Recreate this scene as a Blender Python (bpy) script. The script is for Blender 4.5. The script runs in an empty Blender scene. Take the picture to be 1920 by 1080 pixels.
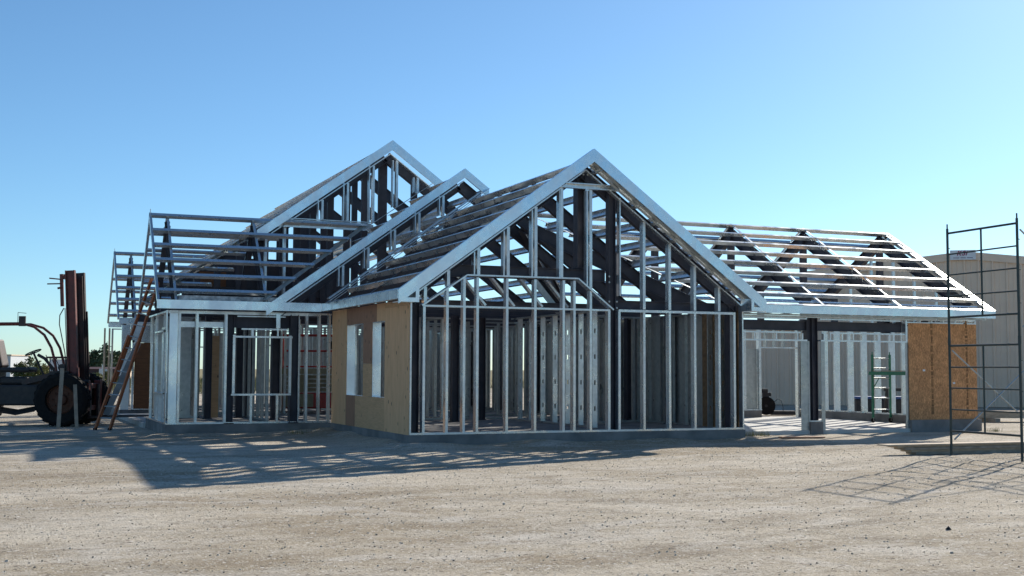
import bpy, bmesh, math, random
from mathutils import Vector, Matrix, noise
R = math.radians
random.seed(11)
# ------------------------------------------------------------ camera, sky, sun, exposure
scene = bpy.context.scene
col = scene.collection
cam_d = bpy.data.cameras.new("camera"); cam = bpy.data.objects.new("camera", cam_d); col.objects.link(cam)
F_, YAW, PITCH, ROLL = 2301.8, 0.399635, 0.0662652, 0.00432
fw = Vector((math.sin(YAW)*math.cos(PITCH), math.cos(YAW)*math.cos(PITCH), math.sin(PITCH)))
rt = Vector((math.cos(YAW), -math.sin(YAW), 0)); up = rt.cross(fw)
rt2 = math.cos(ROLL)*rt + math.sin(ROLL)*up; up2 = -math.sin(ROLL)*rt + math.cos(ROLL)*up
m = Matrix.Identity(4)
for i in range(3):
    m[i][0], m[i][1], m[i][2] = rt2[i], up2[i], -fw[i]
m[0][3], m[1][3], m[2][3] = 0, 0, 1.6
cam.matrix_world = m
cam_d.sensor_width = 36; cam_d.lens = F_/1920*36; cam_d.clip_start = .1; cam_d.clip_end = 6000
scene.camera = cam
SUN = Vector((6.77, 4.62, 4.35)).normalized()
world = bpy.data.worlds.new("World"); scene.world = world; world.use_nodes = True
wn = world.node_tree; wn.nodes.clear()
sky = wn.nodes.new('ShaderNodeTexSky'); sky.sky_type = 'NISHITA'; sky.sun_disc = False
sky.sun_elevation = math.asin(SUN.z); sky.sun_rotation = math.atan2(SUN.x, SUN.y)
sky.altitude = 500; sky.air_density = .88; sky.dust_density = .4; sky.ozone_density = 6.0
bg = wn.nodes.new('ShaderNodeBackground'); bg.inputs[1].default_value = 0.108
out = wn.nodes.new('ShaderNodeOutputWorld')
tint = wn.nodes.new('ShaderNodeMix'); tint.data_type = 'RGBA'; tint.blend_type = 'MULTIPLY'; tint.inputs[0].default_value = 1
tint.inputs[7].default_value = (.88, 1.0, .94, 1)
wn.links.new(sky.outputs[0], tint.inputs[6]); wn.links.new(tint.outputs[2], bg.inputs[0]); wn.links.new(bg.outputs[0], out.inputs[0])
sd = bpy.data.lights.new("sun", 'SUN'); sd.energy = 5.0; sd.angle = R(.53); sd.color = (1, .93, .82)
so = bpy.data.objects.new("sun", sd); col.objects.link(so); so.location = (20, 20, 40)
so.rotation_euler = SUN.to_track_quat('Z', 'Y').to_euler()
scene.view_settings.view_transform = 'Standard'; scene.view_settings.look = 'None'
scene.view_settings.exposure = 0.40; scene.view_settings.gamma = 1
scene.render.engine = 'CYCLES'
scene.cycles.max_bounces = 7; scene.cycles.diffuse_bounces = 3; scene.cycles.glossy_bounces = 4

# ------------------------------------------------------------ materials
def mat(name, base, rough=.6, metal=0., c2=None, scale=5., detail=4, dist=0, bump=0., bscale=None, stretch=None, spec=None, kind='noise', lo=.35, hi=.65):
    M = bpy.data.materials.new(name); M.use_nodes = True; nt = M.node_tree; N = nt.nodes; L = nt.links
    b = N['Principled BSDF']; b.inputs['Roughness'].default_value = rough; b.inputs['Metallic'].default_value = metal
    if spec is not None: b.inputs['Specular IOR Level'].default_value = spec
    b.inputs['Base Color'].default_value = (*base, 1)
    tc = N.new('ShaderNodeTexCoord'); mp = N.new('ShaderNodeMapping'); L.new(tc.outputs['Object'], mp.inputs[0])
    if stretch: mp.inputs['Scale'].default_value = stretch
    if c2 is not None:
        if kind == 'noise':
            t = N.new('ShaderNodeTexNoise'); t.inputs['Scale'].default_value = scale; t.inputs['Detail'].default_value = detail
            t.inputs['Distortion'].default_value = dist; o = t.outputs[0]
        else:
            t = N.new('ShaderNodeTexVoronoi'); t.inputs['Scale'].default_value = scale; o = t.outputs['Color']
        L.new(mp.outputs[0], t.inputs[0])
        r = N.new('ShaderNodeMapRange'); r.inputs[1].default_value = lo; r.inputs[2].default_value = hi
        L.new(o, r.inputs[0])
        mx = N.new('ShaderNodeMix'); mx.data_type = 'RGBA'
        L.new(r.outputs[0], mx.inputs[0]); mx.inputs[6].default_value = (*base, 1); mx.inputs[7].default_value = (*c2, 1)
        L.new(mx.outputs[2], b.inputs['Base Color'])
    if bump:
        t2 = N.new('ShaderNodeTexNoise'); t2.inputs['Scale'].default_value = bscale or scale; t2.inputs['Detail'].default_value = 5
        L.new(mp.outputs[0], t2.inputs[0]); bp = N.new('ShaderNodeBump'); bp.inputs['Strength'].default_value = bump
        bp.inputs['Distance'].default_value = .02; L.new(t2.outputs[0], bp.inputs['Height']); L.new(bp.outputs[0], b.inputs['Normal'])
    M['b'] = 1
    return M
def galvanized(name, a, b_, rough, metal=.8):
    M = mat(name, a, rough, metal, b_, 9, 7, .5, lo=.35, hi=.65)
    nt = M.node_tree; N = nt.nodes; L = nt.links; b = N['Principled BSDF']
    tc = N.new('ShaderNodeTexCoord'); mp = N.new('ShaderNodeMapping'); L.new(tc.outputs['Object'], mp.inputs[0])
    mp.inputs['Scale'].default_value = (1.6, 1.6, .9)
    n = N.new('ShaderNodeTexNoise'); n.inputs['Scale'].default_value = 1.6; n.inputs['Detail'].default_value = 5
    L.new(mp.outputs[0], n.inputs[0])
    r = N.new('ShaderNodeMapRange'); r.inputs[1].default_value = .3; r.inputs[2].default_value = .7
    r.inputs[3].default_value = rough-.1; r.inputs[4].default_value = rough+.14; L.new(n.outputs[0], r.inputs[0])
    L.new(r.outputs[0], b.inputs['Roughness'])
    bp = N.new('ShaderNodeBump'); bp.inputs['Strength'].default_value = .14; bp.inputs['Distance'].default_value = .02
    n2 = N.new('ShaderNodeTexNoise'); n2.inputs['Scale'].default_value = 3.5; n2.inputs['Detail'].default_value = 3
    L.new(mp.outputs[0], n2.inputs[0]); L.new(n2.outputs[0], bp.inputs['Height']); L.new(bp.outputs[0], b.inputs['Normal'])
    return M
GALV = galvanized('galvanized_steel', (.62, .66, .68), (.74, .78, .80), .28, .82)
GALVD = galvanized('dull_shaded_galvanized_steel', (.38, .405, .40), (.48, .50, .49), .34, .62)  # darker GALV copy: interior shade put into the colour; also dull fittings
FASC = galvanized('fascia_steel', (.74, .84, .90), (.82, .90, .95), .27, .90)
PRIM = mat('dark_primer', (.035, .034, .046), .55, 0, (.058, .055, .068), 3.0, 6)
CONC_SHADED = mat('concrete', (.24, .23, .22), .9, 0, (.15, .145, .14), 2.2, 8, bump=.25, bscale=30)  # slab edges and curbs, with their shade put into the darker colour
SLABT_SUNLIT = mat('sunlit_slab_concrete', (.56, .55, .52), .8, 0, (.45, .44, .41), 1.5, 8, bump=.15, bscale=25)  # same concrete paler, sunlit brightness put into the colour
def plywood(name, a, b_, knot, st):
    M = mat(name, a, .75, 0, b_, 3.0, 8, 1.2, stretch=st, lo=.3, hi=.7)
    nt = M.node_tree; N = nt.nodes; L = nt.links; b = N['Principled BSDF']
    mx0 = b.inputs['Base Color'].links[0].from_socket
    tc = N.new('ShaderNodeTexCoord'); mp = N.new('ShaderNodeMapping'); mp.inputs['Scale'].default_value = (3.2, 3.2, 1.5)
    L.new(tc.outputs['Object'], mp.inputs[0])
    v = N.new('ShaderNodeTexVoronoi'); v.inputs['Scale'].default_value = 1.7; L.new(mp.outputs[0], v.inputs[0])
    r = N.new('ShaderNodeMapRange'); r.inputs[1].default_value = .08; r.inputs[2].default_value = .14
    L.new(v.outputs[0], r.inputs[0]); mx = N.new('ShaderNodeMix'); mx.data_type = 'RGBA'
    L.new(r.outputs[0], mx.inputs[0]); mx.inputs[6].default_value = (*knot, 1); L.new(mx0, mx.inputs[7])
    L.new(mx.outputs[2], b.inputs['Base Color'])
    return M
PLYL = plywood('pale_plywood', (.80, .47, .25), (.64, .36, .18), (.12, .075, .04), (6, 6, .6))
PLYM = plywood('tan_plywood', (.68, .40, .21), (.52, .30, .15), (.12, .07, .04), (1, 1, 7))
PLYR = plywood('reddish_plywood', (.42, .22, .13), (.31, .155, .09), (.08, .05, .03), (6, 6, .8))
def osb():
    M = mat('strand_board', (.80, .40, .17), .8, 0, (.42, .19, .075), 24, 3, .6, stretch=(2.6, 2.6, .9), kind='voronoi', lo=.1, hi=.9)
    nt = M.node_tree; N = nt.nodes; L = nt.links; b = N['Principled BSDF']; s0 = b.inputs['Base Color'].links[0].from_socket
    tc = N.new('ShaderNodeTexCoord'); n = N.new('ShaderNodeTexNoise'); n.inputs['Scale'].default_value = 5; n.inputs['Detail'].default_value = 6
    L.new(tc.outputs['Object'], n.inputs[0]); r = N.new('ShaderNodeMapRange'); r.inputs[1].default_value = .35; r.inputs[2].default_value = .75; r.inputs[3].default_value = .8; r.inputs[4].default_value = 1.1
    L.new(n.outputs[0], r.inputs[0]); mx = N.new('ShaderNodeVectorMath'); mx.operation = 'SCALE'
    L.new(s0, mx.inputs[0]); L.new(r.outputs[0], mx.inputs['Scale']); L.new(mx.outputs[0], b.inputs['Base Color'])
    return M
OSB = osb()
STAMP = mat('ink_stamp', (.17, .085, .035), .85, 0, (.36, .18, .07), 9, 6)
SIDING = mat('tan_siding', (.80, .61, .45), .6, 0, (.75, .565, .415), 1.2, 5)
TRIM = mat('siding_trim', (.66, .52, .39), .5)
RED = mat('oxide_red_paint', (.17, .028, .02), .5, 0, (.10, .022, .018), 6, 6)
REDB = mat('bright_red_paint', (.42, .03, .02), .45, 0, (.30, .025, .02), 6, 4)
BLK = mat('black_grime', (.018, .018, .02), .6, 0, (.035, .03, .028), 9, 5)
DKR = mat('dark_painted_iron', (.045, .018, .017), .5, 0, (.02, .016, .016), 5, 5)
RUB = mat('rubber', (.010, .010, .011), .9, 0, (.018, .017, .016), 12, 4, spec=.2)
RUST = mat('rusty_rim', (.09, .034, .016), .8, 0, (.09, .035, .02), 8, 5)
GRN = mat('green_paint', (.02, .20, .11), .4, 0, (.015, .14, .085), 10, 4)
DGRN = mat('dark_green_paint', (.02, .035, .035), .5, 0, (.035, .05, .045), 6, 4)
ORNG = mat('orange_wood', (.42, .13, .045), .6, 0, (.32, .10, .04), 4, 5, stretch=(1, 1, .3))
ORND = mat('orange_drum_paint', (.34, .09, .03), .5)
LUMB = mat('weathered_lumber', (.56, .44, .32), .85, 0, (.40, .31, .22), 4, 6, 1, stretch=(1, 1, 5))
LUMD = mat('grey_lumber', (.40, .33, .26), .85, 0, (.27, .22, .17), 5, 6)
LUMP = mat('pale_board', (.27, .28, .29), .7, 0, (.20, .21, .22), 4, 4)
WHT = mat('white_paint', (.75, .76, .76), .55, 0, (.66, .66, .66), 4, 4)
TAN = mat('tan_machine_paint', (.30, .26, .16), .55, 0, (.22, .19, .12), 5, 4)
SIGNR = mat('sign_red', (.32, .02, .08), .6)
SIGNK = mat('sign_grey_print', (.22, .19, .24), .6)
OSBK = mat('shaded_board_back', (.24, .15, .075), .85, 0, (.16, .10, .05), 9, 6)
BROWN = mat('brown_door', (.22, .085, .03), .7, 0, (.16, .06, .022), 5, 5, stretch=(1, 1, 6))
FARSHED = mat('far_dark_shed', (.07, .03, .03), .7)
FARW = mat('far_white_wall', (.55, .57, .6), .7)
BARK = mat('bark', (.10, .08, .06), .9)
LEAFS = [mat('leaf_green', (.055, .085, .035), .7), mat('leaf_olive', (.11, .125, .045), .7), mat('leaf_yellow', (.20, .19, .06), .7)]
BLUET = mat('blue_plastic', (.04, .09, .25), .5)

def dirt():
    M = bpy.data.materials.new('graded_dirt'); M.use_nodes = True; nt = M.node_tree; N = nt.nodes; L = nt.links
    b = N['Principled BSDF']; b.inputs['Roughness'].default_value = .95; b.inputs['Specular IOR Level'].default_value = .15
    g = N.new('ShaderNodeNewGeometry')
    def nz(scale, detail=5, st=None, rough=.6, dist=0):
        mp = N.new('ShaderNodeMapping'); L.new(g.outputs['Position'], mp.inputs[0])
        if st: mp.inputs['Scale'].default_value = st; mp.inputs['Rotation'].default_value = (0, 0, R(14))
        t = N.new('ShaderNodeTexNoise'); t.inputs['Scale'].default_value = scale; t.inputs['Detail'].default_value = detail
        t.inputs['Roughness'].default_value = rough; t.inputs['Distortion'].default_value = dist; L.new(mp.outputs[0], t.inputs[0]); return t.outputs[0]
    def rng(s, a, b_, c=0, d=1):
        r = N.new('ShaderNodeMapRange'); r.inputs[1].default_value = a; r.inputs[2].default_value = b_; r.inputs[3].default_value = c; r.inputs[4].default_value = d
        L.new(s, r.inputs[0]); return r.outputs[0]
    def mix(f, a, b_):
        x = N.new('ShaderNodeMix'); x.data_type = 'RGBA'; L.new(f, x.inputs[0])
        for i, v in ((6, a), (7, b_)):
            if isinstance(v, tuple): x.inputs[i].default_value = (*v, 1)
            else: L.new(v, x.inputs[i])
        return x.outputs[2]
    big = nz(.16, 8, (.6, 1.5, 1), .62, .6)
    c = mix(rng(big, .40, .60), (.36, .29, .20), (.61, .535, .425))
    med = nz(1.3, 8, (.7, 1.6, 1), .7, .4)
    c = mix(rng(med, .50, .68, 0, .55), c, (.67, .62, .54))
    med2 = nz(2.6, 6, (.6, 2.2, 1), .7)
    c = mix(rng(med2, .54, .72, 0, .6), c, (.29, .245, .19))
    def streak(scale, ang, st):
        mp = N.new('ShaderNodeMapping'); L.new(g.outputs['Position'], mp.inputs[0]); mp.inputs['Rotation'].default_value = (0, 0, R(ang)); mp.inputs['Scale'].default_value = st
        t = N.new('ShaderNodeTexNoise'); t.inputs['Scale'].default_value = scale; t.inputs['Detail'].default_value = 7; t.inputs['Roughness'].default_value = .65; t.inputs['Distortion'].default_value = .5
        L.new(mp.outputs[0], t.inputs[0]); return t.outputs[0]
    c = mix(rng(streak(.55, 27, (.7, 1.5, 1)), .50, .64, 0, .6), c, (.30, .245, .18))
    c = mix(rng(streak(.8, 17, (.7, 1.5, 1)), .52, .66, 0, .65), c, (.66, .61, .535))
    c = mix(rng(streak(3.2, 30, (.6, 1.6, 1)), .53, .68, 0, .6), c, (.27, .225, .17))
    c = mix(rng(nz(7.5, 7, None, .8), .53, .66, 0, .55), c, (.64, .59, .52))
    def arc(cx, cy, rad):
        v = N.new('ShaderNodeVectorMath'); v.operation = 'DISTANCE'; cb = N.new('ShaderNodeVectorMath'); cb.operation = 'MULTIPLY'; cb.inputs[1].default_value = (1, 1, 0)
        L.new(g.outputs['Position'], cb.inputs[0]); L.new(cb.outputs[0], v.inputs[0]); v.inputs[1].default_value = (cx, cy, 0)
        d = N.new('ShaderNodeMath'); d.operation = 'SUBTRACT'; L.new(v.outputs['Value'], d.inputs[0]); d.inputs[1].default_value = rad
        e = N.new('ShaderNodeMath'); e.operation = 'ABSOLUTE'; L.new(d.outputs[0], e.inputs[0])
        q = N.new('ShaderNodeMath'); q.operation = 'MULTIPLY'; L.new(rng(e.outputs[0], .16, .10), q.inputs[0]); L.new(rng(nz(1.1, 3), .42, .62), q.inputs[1])
        return rng(q.outputs[0], 0, 1, 0, .5)
    for A in ((30, 40, 31.0), (30, 40, 32.7), (-14, 2, 21.5), (-14, 2, 23.2), (18, -22, 34.0), (18, -22, 35.6)): c = mix(arc(*A), c, (.27, .23, .175) if A[2] % 1 < .3 else (.62, .57, .50))
    fine = nz(26, 6, None, .75)
    c = mix(rng(fine, .54, .66, 0, .8), c, (.13, .11, .085))
    def stones(scale, lo, hi, rad):
        v = N.new('ShaderNodeTexVoronoi'); v.inputs['Scale'].default_value = scale; L.new(g.outputs['Position'], v.inputs[0])
        sp = N.new('ShaderNodeSeparateColor'); L.new(v.outputs['Color'], sp.inputs[0])
        q = N.new('ShaderNodeMath'); q.operation = 'MULTIPLY'; L.new(rng(v.outputs['Distance'], rad, rad*.6), q.inputs[0]); L.new(rng(sp.outputs[0], lo, hi), q.inputs[1]); return q.outputs[0]
    c = mix(stones(34, .70, .76, .42), c, (.19, .155, .115))
    c = mix(stones(30, .80, .84, .40), c, (.70, .66, .58))
    c = mix(stones(13, .84, .87, .34), c, (.17, .14, .11))
    c = mix(stones(16, .88, .90, .34), c, (.70, .66, .60))
    fine2 = nz(41, 4, None, .7)
    c = mix(rng(fine2, .62, .72, 0, .7), c, (.68, .64, .58))
    # far field turns to dry straw scrub
    sep = N.new('ShaderNodeSeparateXYZ'); L.new(g.outputs['Position'], sep.inputs[0])
    far = rng(sep.outputs[1], 75, 120)
    sc = mix(rng(nz(.08, 6), .4, .6), (.30, .25, .14), (.20, .18, .09))
    c = mix(far, c, sc)
    L.new(c, b.inputs['Base Color'])
    h = N.new('ShaderNodeMath'); h.operation = 'ADD'
    h1 = rng(nz(5, 8, (.7, 1.6, 1), .7), .2, .8, 0, .6); h2 = rng(nz(38, 5, None, .7), .2, .8, 0, .4)
    L.new(h1, h.inputs[0]); L.new(h2, h.inputs[1])
    bp = N.new('ShaderNodeBump'); bp.inputs['Strength'].default_value = .75; bp.inputs['Distance'].default_value = .05
    L.new(h.outputs[0], bp.inputs['Height']); L.new(bp.outputs[0], b.inputs['Normal'])
    return M

# ------------------------------------------------------------ mesh helpers
class MB:
    def __init__(s): s.v = []; s.f = []
    def add(s, vs, fs):
        n = len(s.v); s.v += [tuple(p) for p in vs]; s.f += [tuple(i+n for i in f) for f in fs]; return s
    def box(s, x0, x1, y0, y1, z0, z1):
        return s.add([(x0,y0,z0),(x1,y0,z0),(x1,y1,z0),(x0,y1,z0),(x0,y0,z1),(x1,y0,z1),(x1,y1,z1),(x0,y1,z1)],
                     [(0,3,2,1),(4,5,6,7),(0,1,5,4),(1,2,6,5),(2,3,7,6),(3,0,4,7)])
    def ext(s, p0, p1, prof, upv=(0,0,1), cut=None):
        """extrude a closed 2D profile (u, v) along p0->p1; v follows upv as nearly as it can, u = dir x v"""
        p0 = Vector(p0); p1 = Vector(p1); d = (p1-p0).normalized(); V = Vector(upv); V = (V - d*V.dot(d)).normalized(); U = d.cross(V)
        n = len(prof); vs = []
        for P in (p0, p1): vs += [P + U*a + V*b for a, b in prof]
        fs = [(i, (i+1) % n, n+(i+1) % n, n+i) for i in range(n)]
        fs.append(tuple(range(n-1, -1, -1))); fs.append(tuple(range(n, 2*n)))
        return s.add(vs, fs)
    def tube(s, pts, r, seg=8, cap=True):
        pts = [Vector(p) for p in pts]; n = len(pts); vs = []; fs = []
        T = [(pts[min(i+1, n-1)]-pts[max(i-1, 0)]).normalized() for i in range(n)]
        a = Vector((0,0,1)) if abs(T[0].z) < .9 else Vector((1,0,0)); u = T[0].cross(a).normalized()
        for i in range(n):
            u = (u - T[i]*u.dot(T[i])).normalized(); w = T[i].cross(u); rr = r[i] if isinstance(r, (list, tuple)) else r
            vs += [pts[i] + u*math.cos(2*math.pi*k/seg)*rr + w*math.sin(2*math.pi*k/seg)*rr for k in range(seg)]
        for i in range(n-1):
            for k in range(seg): fs.append((i*seg+k, i*seg+(k+1) % seg, (i+1)*seg+(k+1) % seg, (i+1)*seg+k))
        if cap: fs.append(tuple(range(seg-1, -1, -1))); fs.append(tuple((n-1)*seg+k for k in range(seg)))
        return s.add(vs, fs)
    def lathe(s, c, ax, prof, seg=32, cap=True):
        """prof = [(along, radius)...] about axis ax through c"""
        c = Vector(c); ax = Vector(ax).normalized(); a = Vector((0,0,1)) if abs(ax.z) < .9 else Vector((1,0,0)); u = ax.cross(a).normalized(); w = ax.cross(u)
        vs = []; fs = []; n = len(prof)
        for (t, r) in prof: vs += [c + ax*t + (u*math.cos(2*math.pi*k/seg) + w*math.sin(2*math.pi*k/seg))*r for k in range(seg)]
        for i in range(n-1):
            for k in range(seg): fs.append((i*seg+k, i*seg+(k+1) % seg, (i+1)*seg+(k+1) % seg, (i+1)*seg+k))
        if cap: fs.append(tuple(range(seg-1, -1, -1))); fs.append(tuple((n-1)*seg+k for k in range(seg)))
        return s.add(vs, fs)
def cprof(w, h, t=.004, lip=.012, cx=0):
    """C section, web on -u side, centred in v"""
    a = -h/2; b = h/2
    return [(cx,a),(cx+w,a),(cx+w,a+lip),(cx+w-t,a+lip),(cx+w-t,a+t),(cx+t,a+t),(cx+t,b-t),(cx+w-t,b-t),(cx+w-t,b-lip),(cx+w,b-lip),(cx+w,b),(cx,b)]
def hprof(w, h, tf=.014, tw=.01):
    a = h/2; b = w/2
    return [(-b,-a),(b,-a),(b,-a+tf),(tw/2,-a+tf),(tw/2,a-tf),(b,a-tf),(b,a),(-b,a),(-b,a-tf),(-tw/2,a-tf),(-tw/2,-a+tf),(-b,-a+tf)]
def zprof(w, h, t=.004):
    return [(0,0),(0,h-t),(-w,h-t),(-w,h),(t,h),(t,t),(w,t),(w,0)]
def rprof(w, h, v0=None):
    v0 = -h/2 if v0 is None else v0
    return [(-w/2,v0),(w/2,v0),(w/2,v0+h),(-w/2,v0+h)]
def link(o): col.objects.link(o); return o
def make(name, mb, mt, parent=None, origin=(0,0,0), smooth=False, bev=0):
    me = bpy.data.meshes.new(name); ox, oy, oz = origin
    me.from_pydata([(x-ox, y-oy, z-oz) for x, y, z in mb.v], [], mb.f); me.update()
    bm = bmesh.new(); bm.from_mesh(me); bmesh.ops.recalc_face_normals(bm, faces=bm.faces); bm.to_mesh(me); bm.free()
    if smooth:
        for p in me.polygons: p.use_smooth = True
        me.set_sharp_from_angle(angle=R(35))
    me.materials.append(mt); o = bpy.data.objects.new(name, me); link(o)
    if parent is not None: o.parent = parent
    else: o.location = origin
    if bev:
        md = o.modifiers.new('bevel', 'BEVEL'); md.width = bev; md.segments = 2; md.limit_method = 'ANGLE'
    return o
def tag(o, label=None, cat=None, group=None, kind=None):
    if label: o['label'] = label
    if cat: o['category'] = cat
    if group: o['group'] = group
    if kind: o['kind'] = kind
    return o
def thing(name, label, cat, loc=(0,0,0), rz=0, group=None):
    o = link(bpy.data.objects.new(name, None)); o.empty_display_size = .3; o.location = loc; o.rotation_euler = (0,0,rz)
    return tag(o, label, cat, group)
def copy_tree(root, loc, rz, label):
    c = root.copy(); link(c); c.location = loc; c.rotation_euler = (0,0,rz); c['label'] = label
    for ch in list(root.children):
        k = ch.copy(); link(k); k.parent = c
        for g in list(ch.children): q = g.copy(); link(q); q.parent = k
    return c

# ------------------------------------------------------------ ground
def lines(lo, hi, step, far):
    xs = [lo + i*step for i in range(int((hi-lo)/step)+1)]; s = step; a = xs[-1]
    while a < far: s *= 1.35; a += s; xs.append(a)
    s = step; a = xs[0]
    while a > -far: s *= 1.35; a -= s; xs.insert(0, a)
    return xs
def gz(x, y):
    d = math.hypot(x, y)
    h = .035*noise.noise(Vector((x*.35, y*.35, 0))) + .009*noise.noise(Vector((x*1.3, y*1.3, 3)))
    k = 1.0
    if y > 22: k = max(0, 1-(y-22)/3)          # flat under and behind the buildings
    h = h*k + .016*(noise.noise(Vector((x*4, y*4, 9))))*k
    b_ = 9.
    if 7.6 < x < 16.4 and y < 24.4: b_ = min(b_, abs(24.2-y))
    if y >= 23.9 and y < 30.8 and x < 8.1: b_ = min(b_, abs(7.93-x))
    if 3.4 < x < 8.1 and y < 30.7: b_ = min(b_, abs(30.56-y))
    if b_ < 1.8: h += (.035+.11*max(0, .35+noise.noise(Vector((x*.7, y*.7, 5)))))*math.exp(-(b_/.55)**2)
    if d > 130: h += min(1, (d-130)/300)*(-1.0)
    return h - .012
xs = lines(-8, 24, .16, 3000); ys = lines(4, 31, .16, 3500)
mb = MB(); nx = len(xs)
mb.v = [(x, y, gz(x, y)) for y in ys for x in xs]
mb.f = [(j*nx+i, j*nx+i+1, (j+1)*nx+i+1, (j+1)*nx+i) for j in range(len(ys)-1) for i in range(nx-1)]
DIRT = dirt()
tag(make('ground', mb, DIRT, smooth=True), 'pale compacted dirt lot scattered with gravel', 'ground', kind='structure')
# loose gravel
def gravel():
    mb = MB(); rnd = random.Random(4)
    for i in range(11000):
        # denser close to the camera; wedge in front of the house
        t = rnd.random()**.6; y = 5.5 + t*17; x = rnd.uniform(-2.0-.05*y, 3+y*.95)
        s = rnd.choice((.004, .005, .006, .007, .009, .012)) * (1 if rnd.random() > .01 else 1.7)
        z = gz(x, y); a = rnd.uniform(0, 6.28); vs = []
        for k in range(5):
            q = a + k*1.2566; rr = s*rnd.uniform(.7, 1.25); vs.append((x+rr*math.cos(q), y+rr*math.sin(q), z-s*.2))
        for k in range(5):
            q = a + k*1.2566+.4; rr = s*rnd.uniform(.4, .8); vs.append((x+rr*math.cos(q), y+rr*math.sin(q), z+s*rnd.uniform(.5, .95)))
        fs = [(k, (k+1) % 5, 5+(k+1) % 5, 5+k) for k in range(5)] + [(5,6,7,8,9)]
        mb.add(vs, fs)
    return mb
STONE = mat('stone_chips', (.30, .265, .21), .9, 0, (.62, .58, .51), 9, 2, lo=.4, hi=.6)
tag(make('gravel', gravel(), STONE), 'small stones strewn over the dirt lot', 'gravel', kind='stuff')

# ============================================================ THE HOUSE FRAME
HB = (7.96, 24.24, 0.0)
house = thing('house_frame', 'unfinished house of bare galvanized studs with open gabled roofs on a concrete slab', 'house frame', HB)
def H(name, mb, mt, parent=None, **k): return make(name, mb, mt, parent or house, origin=HB, **k)
stuff = MB()      # studs beyond the hundred that show largest
nstud = [0]
ST = .24          # top of slab
def HS(name, mb, mt, parent=None):
    """one part object for each separate piece in the builder"""
    n = len(mb.v); p = list(range(n))
    def fd(i):
        while p[i] != i: p[i] = p[p[i]]; i = p[i]
        return i
    for f in mb.f:
        for q in f[1:]: p[fd(q)] = fd(f[0])
    g_ = {}
    for f in mb.f: g_.setdefault(fd(f[0]), []).append(f)
    for fs in g_.values():
        ids = sorted({i for f in fs for i in f}); mp_ = {i: k for k, i in enumerate(ids)}
        b = MB(); b.v = [mb.v[i] for i in ids]; b.f = [tuple(mp_[i] for i in f) for f in fs]; last = H(name, b, mt, parent)
    return last
def stud_x(x, y, z0, z1, parent, w=.056, d=.15, side=1, keep=True, name='stud'):
    """stud in a wall that runs along X; web faces -X when side=1"""
    mb = MB(); mb.ext((x-w*.5*side, y+d/2, z0), (x-w*.5*side, y+d/2, z1), [(b, a*side) for a, b in cprof(w, d)], upv=(1,0,0))
    if keep and nstud[0] < 98: nstud[0] += 1; return H(name, mb, GALV, parent)
    stuff.add(mb.v, mb.f)
def stud_y(x, y, z0, z1, parent, w=.045, d=.13, keep=True, holes=True, name='stud', side=1):
    """stud in a wall that runs along Y; its web faces the street and carries service holes"""
    mb = MB(); t = .004; hs = [z0+.45+.61*k for k in range(5)] if holes else []
    hs = [h for h in hs if h < z1-.3]; z = z0
    for h in hs:
        mb.box(x-d/2, x+d/2, y, y+t, z, h-.055); mb.box(x-d/2, x-.019, y, y+t, h-.055, h+.055); mb.box(x+.019, x+d/2, y, y+t, h-.055, h+.055); z = h+.055
    mb.box(x-d/2, x+d/2, y, y+t, z, z1)
    mb.box(x-d/2, x-d/2+t, y+t, y+w, z0, z1); mb.box(x+d/2-t, x+d/2, y+t, y+w, z0, z1)
    if keep and nstud[0] < 98: nstud[0] += 1; return H(name, mb, GALV, parent)
    stuff.add(mb.v, mb.f)
def track_x(mb, x0, x1, y, z, d=.152, h=.04, up_=True):
    t = .004
    mb.box(x0, x1, y, y+d, z if up_ else z-t, z+t if up_ else z)
    for yy in (y-t, y+d): mb.box(x0, x1, yy, yy+t, z if up_ else z-h, z+h if up_ else z)
def track_y(mb, x, y0, y1, z, d=.132, h=.04, up_=True):
    t = .004
    mb.box(x-d/2, x+d/2, y0, y1, z if up_ else z-t, z+t if up_ else z)
    for xx in (x-d/2-t, x+d/2): mb.box(xx, xx+t, y0, y1, z if up_ else z-h, z+h if up_ else z)

# ---- slab
mb = MB()
fp = [(7.93,24.2),(16.1,24.2),(16.1,46.1),(3.86,46.1),(3.86,42.0),(3.86,41.9),(5.1,41.9),(5.1,34.5),(3.86,34.5),(3.86,30.56),(7.93,30.56)]
n = len(fp); mb.v = [(x,y,-.3) for x,y in fp] + [(x,y,ST-.003) for x,y in fp]
mb.f = [(i,(i+1)%n,n+(i+1)%n,n+i) for i in range(n)] + [tuple(range(n,2*n))]
slab = H('slab', mb, CONC_SHADED)
mb = MB(); mb.v = [(x + (.05 if x < 8 else -.05), y + (.05 if y < 31 else -.05), ST+.001) for x,y in fp]; mb.f = [tuple(range(n))]
mb2 = MB(); mb2.box(16.11, 24.9, 26.0, 34.0, -.3, .085); H('garage_slab', mb2, SLABT_SUNLIT)
mb2 = MB(); mb2.box(3.8, 5.09, 34.51, 41.89, -.3, .12); H('porch_slab', mb2, SLABT_SUNLIT)
mb2 = MB()
mb2.box(19.24, 19.62, 25.96, 26.2, -.2, .30)      # pier under the garage centre post
mb2.box(22.46, 24.86, 25.95, 26.2, -.2, .31)
mb2.box(24.62, 24.88, 26.2, 33.98, .085, .31); mb2.box(16.2, 23.07, 33.72, 33.98, .085, .31)
HS('curb', mb2, CONC_SHADED)

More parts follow.
